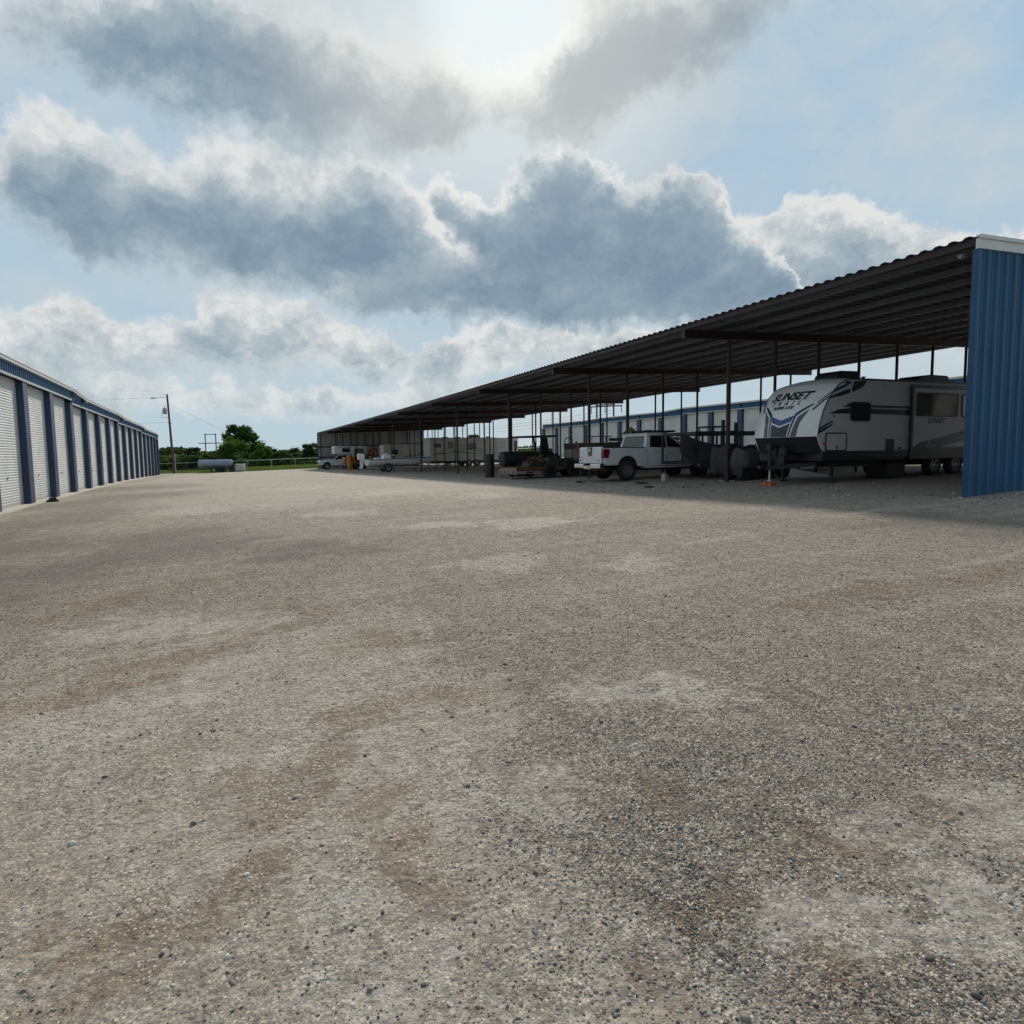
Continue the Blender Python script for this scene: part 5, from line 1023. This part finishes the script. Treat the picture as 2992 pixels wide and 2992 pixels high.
# H-frame power structures
def hframe(label, x, y, sp, ht, rz, low=True):
    t = thing('power_pylon', label, 'power pylon', (x, y, G(x, y)), rz, 'wooden H-frame power pylons')
    for s_ in (-1, 1): MB().cyl((s_*sp/2, 0, -.5), (s_*sp/2, 0, ht), .28, .2, n=10).build('pole', 'pole', t, smooth=50)
    MB().bar((-sp/2-.3, 0, ht-.4), (sp/2+.3, 0, ht-.4), .25, .3).build('crossarm', 'pole', t)
    if low: MB().bar((-sp*1.15, 0, ht-4.3), (sp*1.5, 0, ht-4.3), .3, .35).build('crossarm', 'pole', t)
    return t
hframe('H-shaped power pylon rising behind the green trees left of the tall tree', 0, 330, 4.6, 12.9, -.35)
t = hframe('power pylon with hanging insulators above the roof of the far blue building', 94, 150, 4.6, 13.0, -.9, False)
MB().bar((-4, 0, 12.2), (4.6, 0, 12.2), .2, .3).build('crossarm', 'pole', t)
for x in (-3.8, 0, 4.4): MB().cyl((x, 0, 12), (x, 0, 10.4), .12, n=8).build('insulator', 'tank', t)
for k_, (x, y) in enumerate(((110, 210), (113, 210))):
    t = thing('lattice_mast', ('left' if k_ == 0 else 'right')+' one of two thin lattice masts rising behind the far blue building', 'mast', (x, y, 0)); m = MB(); t.scale = (1, 1, 1)
    for i in range(12):
        z = i*1.9; m.bar((-.4, 0, z), (.4, 0, z+1.9), .08); m.bar((.4, 0, z), (-.4, 0, z+1.9), .08); m.bar((-.4, 0, z), (-.4, 0, z+1.9), .1); m.bar((.4, 0, z), (.4, 0, z+1.9), .1)
    m.build('lattice', 'galvp', t)
for k_, zz in enumerate((11.5, 10.6, 9.4)):
    tag(wirego((96, 150, zz+1), (110, 430, zz+6), 2.5, .03, 16).build('overhead_wire', 'wire'), ['highest', 'middle', 'lowest'][k_]+' of three power wires sloping through the sky behind the carport', 'wire')

# ------------------------------------------------------------------ trees
def crown_mesh(name, clumps, nleaf, ls, m, seed, wind=.0):
    rg = np.random.default_rng(seed); C_ = np.array(clumps, float); wts = C_[:, 3]**2; wts /= wts.sum()
    ci = rg.choice(len(C_), nleaf, p=wts); d = rg.normal(size=(nleaf, 3)); d /= np.linalg.norm(d, axis=1)[:, None]
    rr = rg.random(nleaf)**.45; lump_ = 1+.25*np.sin(d[:, 0]*7+ci)+.2*np.sin(d[:, 2]*9+ci*2)
    P_ = C_[ci, :3]+d*(C_[ci, 3]*rr*lump_)[:, None]*np.array([1, 1, .72])
    a = rg.normal(size=(nleaf, 3)); a[:, 0] += wind; a /= np.linalg.norm(a, axis=1)[:, None]; b_ = np.cross(a, rg.normal(size=(nleaf, 3))); b_ /= np.linalg.norm(b_, axis=1)[:, None]
    s_ = ls*rg.uniform(.5, 1.3, nleaf)[:, None]
    V = np.stack([P_-a*s_*1.3, P_+b_*s_*.5, P_+a*s_*1.3, P_-b_*s_*.5], 1).reshape(-1, 3)
    me = mesh_np(name, V, np.arange(nleaf*4).reshape(-1, 4), m)
    tone = np.clip(.5+.35*np.sin(ci*2.4)+rg.normal(0, .25, nleaf), 0, 1)
    at = me.attributes.new('tone', 'FLOAT', 'POINT'); at.data.foreach_set('value', np.repeat(tone, 4).astype(np.float32)); return me
def tree(name, label, cat, loc, h, w_, m, seed, nleaf=5000, ls=.16, low=.25, group=None, wind=0., skew=0., ncl=22, tr=.16):
    rg = random.Random(seed); t = thing(name, label, cat, loc, rg.uniform(0, 6) if not skew else -yaw, group)
    cl = []
    for i in range(ncl):
        u = rg.random(); z = h*(low+(1-low)*u*.92); k_ = math.sin(math.pi*min(1, (.18+u*.78)))**.7; a = rg.uniform(0, 6.28); r_ = w_/2*k_*math.sqrt(rg.random())*.9
        cl.append((r_*math.cos(a)+skew*(1-u)*1.0, r_*math.sin(a)*.8, z, rg.uniform(.10, .2)*w_*(1.1-.3*u)))
    me = crown_mesh('crown', cl, nleaf, ls, m, seed, wind); o = bpy.data.objects.new('crown', me); sc.collection.objects.link(o); o.parent = t
    mb = MB(); mb.cyl((0, 0, -.3), (skew*.3, 0, h*.45), tr, tr*.55, n=9)
    for c in cl[:9]: mb.cyl((skew*.2, 0, h*(low*.6+.12)), (c[0], c[1], c[2]), tr*.4, .02, n=6)
    mb.build('trunk', 'bark', t, smooth=60); return t
tree('tall_tree', 'tall wind-swept dark tree standing above the bushes left of the carport', 'tree', (5.0, 150, G(5, 150)-.2), 9.0, 8.0, LM[1], 3, 11000, .22, .30, None, 1.3, 1.3, 34, .26)
tree('bright_tree', 'bright green leafy tree in front of the tall dark tree', 'tree', (3.4, 128, G(3, 128)-.3), 6.3, 6.5, LM[2], 8, 7000, .19, .12)
tree('low_bright_tree', 'lower yellow-green bush right of the bright green tree', 'tree', (8.2, 128, G(8, 128)-.3), 4.5, 5.0, LM[2], 18, 5000, .18, .05)
protos = [tree('bush', 'x', 'bush', (0, 0, 0), 4.6, 6.0, LM[1], 21, 4500, .19, .03, 'bushes along the far fence'), tree('bush', 'x', 'bush', (0, 0, 0), 4.2, 5.4, LM[0], 22, 4200, .19, .03, 'bushes along the far fence'),
          tree('bush', 'x', 'bush', (0, 0, 0), 5.2, 4.6, LM[3], 23, 3800, .17, .05, 'bushes along the far fence')]
rg = random.Random(44); used = [False]*3
# (x, y, height scale, kind)
BS_ = [(-13, 131, 1.05, 1), (-9.5, 128, .80, 2), (-6.5, 131, .85, 1), (-3.6, 127, .95, 0), (-.8, 131, 1.0, 1), (1.0, 134, 1.1, 0), (6.0, 136, 1.05, 1), (11.5, 133, .95, 0), (14.5, 137, .9, 1), (17.5, 140, 1.05, 2), (20.5, 138, .95, 1), (23.6, 141, .95, 0), (26.5, 138, .85, 1), (30, 143, .8, 0),
       (-17, 134, 1.1, 0), (-22, 132, 1.2, 1), (-27, 135, 1.1, 2), (-33, 131, 1.2, 1), (11, 150, 1.15, 2), (16, 156, 1.2, 1), (-10, 146, 1.1, 0), (-3, 150, 1.2, 2), (22, 160, 1.3, 0), (28, 162, 1.1, 1), (35, 150, .8, 1), (41, 155, .7, 0), (-41, 136, 1.2, 0), (48, 160, .6, 1), (56, 165, .65, 2), (66, 160, .7, 0), (77, 168, .7, 1)]
def where(x, i):
    if x < -14: return 'beyond the left blue building'
    if x < 4: return 'behind the tank trailer'
    if x < 13: return 'near the tall dark tree'
    if x < 31: return 'left of the carport end'
    return 'behind the carport posts'
cnt = {}
for i, (x, y, s_, kd) in enumerate(BS_):
    wh = where(x, i); desc = ['mid green', 'dark green', 'grey-green'][kd]; near = 'nearer' if y < 142 else 'farther'
    key = (wh, desc, near); cnt[key] = cnt.get(key, 0)+1
    lb = f'{near} {desc} bush {wh}'
    z = G(x, y)-.25; sc3 = (s_*rg.uniform(.95, 1.2), s_*rg.uniform(.95, 1.2), s_*rg.uniform(.72, .86))
    if not used[kd]: o = protos[kd]; o.location = (x, y, z); o.scale = sc3; used[kd] = True
    else: o = dup(protos[kd], (x, y, z), rg.uniform(0, 6.28), None, sc3)
    o['label'] = lb
    o['_k'] = str(key)
# make same-kind neighbours distinguishable by their order from the left
from collections import defaultdict
gp_ = defaultdict(list)
for o in bpy.data.objects:
    if '_k' in o: gp_[o['_k']].append(o)
ordn = ['first', 'second', 'third', 'fourth', 'fifth', 'sixth']
for k_, L_ in gp_.items():
    L_.sort(key=lambda o: o.location.x/o.location.y)
    for i, o in enumerate(L_):
        if len(L_) > 1: o['label'] = ordn[i]+' from the left of the '+o['label'].replace('bush', 'bushes', 1)
        del o['_k']
# far woods and hills
def woods(name, label, x0, x1, yf, h, n, m, seed, ls=1.2, zb=-1.6):
    rg = np.random.default_rng(seed); X = rg.uniform(x0, x1, n); Y = np.array([yf(x) for x in X])+rg.uniform(-20, 20, n)*(.4 if ls < .3 else 1)
    top = h*(.45+.55*fbm(X, X*0+seed, .03, seed)*1.6); Z = zb+top*rg.random(n)**.7
    Pn = np.stack([X, Y, Z], -1); a = rg.normal(size=(n, 3)); a /= np.linalg.norm(a, axis=1)[:, None]; b_ = np.cross(a, rg.normal(size=(n, 3))); b_ /= np.linalg.norm(b_, axis=1)[:, None]
    s_ = ls*rg.uniform(.5, 1.3, n)[:, None]; V = np.stack([Pn-a*s_, Pn+b_*s_*.8, Pn+a*s_, Pn-b_*s_*.8], 1).reshape(-1, 3)
    me = mesh_np(name, V, np.arange(n*4).reshape(-1, 4), m); at = me.attributes.new('tone', 'FLOAT', 'POINT'); at.data.foreach_set('value', np.repeat(rg.random(n), 4).astype(np.float32))
    o = bpy.data.objects.new(name, me); sc.collection.objects.link(o); return tag(o, label, 'woods', kind='stuff')
woods('distant_woods', 'far green woods along the horizon', -160, 420, lambda x: 330-abs(x)*.15, 5.0, 26000, LM[1], 5, .8)
woods('far_ridge_woods', 'hazy wooded ridge on the skyline', -500, 1300, lambda x: 900-abs(x)*.2, 13, 26000, LM[0], 6, 2.4, -2)
woods('undergrowth', 'low tangled green undergrowth beneath the bushes beyond the fence', -45, 80, lambda x: 138+abs(x)*.05, 2.0, 30000, LM[0], 9, .22, -.9)
m = MB()
def hillf(u, v): x = -2500+u*6000; y = 1700+v*1500; return (x, y, -3+math.sin(math.pi*v)*(10+8*math.sin(u*11)+5*math.sin(u*27)))
m.grid(hillf, 120, 6); hm = bpy.data.materials.new('hill_scrub'); hm.use_nodes = True; g = NG(hm.node_tree)
g.put(g.n['Principled BSDF'].inputs['Base Color'], g.mix(g.ss(g.noise(g.new('ShaderNodeTexCoord').outputs['Object'], .02, 6, .7), .4, .6), (.03, .055, .025), (.09, .10, .05))); g.n['Principled BSDF'].inputs['Roughness'].default_value = .95
tag(m.build('hills', hm, None, smooth=80), 'low far hills on the horizon', 'hills', kind='structure')
# grass
def grass(n, seed):
    rg = np.random.default_rng(seed); X = rg.uniform(-16, 40, n); Y = 104.5+rg.random(n)**1.3*24
    e = 105.5+(fbm(X, Y, .15, 71)-.5)*6+np.clip(-X, 0, 6)*1.2; kp = Y > e+rg.normal(0, .5, n); X, Y = X[kp], Y[kp]; n = len(X)
    Z = gz(X, Y); h_ = rg.uniform(.12, .42, n)*(.6+.8*fbm(X, Y, .4, 8)); a = rg.uniform(0, 3.14, n); w_ = rg.uniform(.03, .08, n); lx, ly = rg.normal(0, .12, n), rg.normal(0, .12, n)
    V = np.stack([np.stack([X-np.cos(a)*w_, Y-np.sin(a)*w_, Z-.03], -1), np.stack([X+np.cos(a)*w_, Y+np.sin(a)*w_, Z-.03], -1), np.stack([X+lx, Y+ly, Z+h_], -1)], 1).reshape(-1, 3)
    me = mesh_np('grass', V, np.arange(n*3).reshape(-1, 3), GRASS); at = me.attributes.new('tone', 'FLOAT', 'POINT'); at.data.foreach_set('value', np.repeat(rg.random(n), 3).astype(np.float32))
    o = bpy.data.objects.new('grass', me); sc.collection.objects.link(o); tag(o, 'bright green grass strip at the far edge of the yard', 'grass', kind='stuff')
grass(60000, 4)
# small litter on the gravel near the carport
for i, (x, y, s_, lb) in enumerate(((14.2, 20.2, .16, 'flat black scrap on the gravel in front of the carport post'), (12.9, 17.9, .13, 'small black scrap on the shaded gravel near the sunlit edge'), (13.6, 23.6, .12, 'small dark scrap on the gravel behind the pickup bumper'))):
    o = MB().add([(-s_*1.6, -s_*.6, .0), (s_*1.5, -s_*.8, 0), (s_*1.8, s_*.5, 0), (-s_*1.2, s_*.9, 0), (-s_, 0, .07), (s_, .02, .05)], [(0, 1, 5, 4), (1, 2, 5), (2, 3, 4, 5), (3, 0, 4)]).build('rubber_scrap', 'rub'); o.location = (x, y, G(x, y)+.01); tag(o, lb, 'scrap')
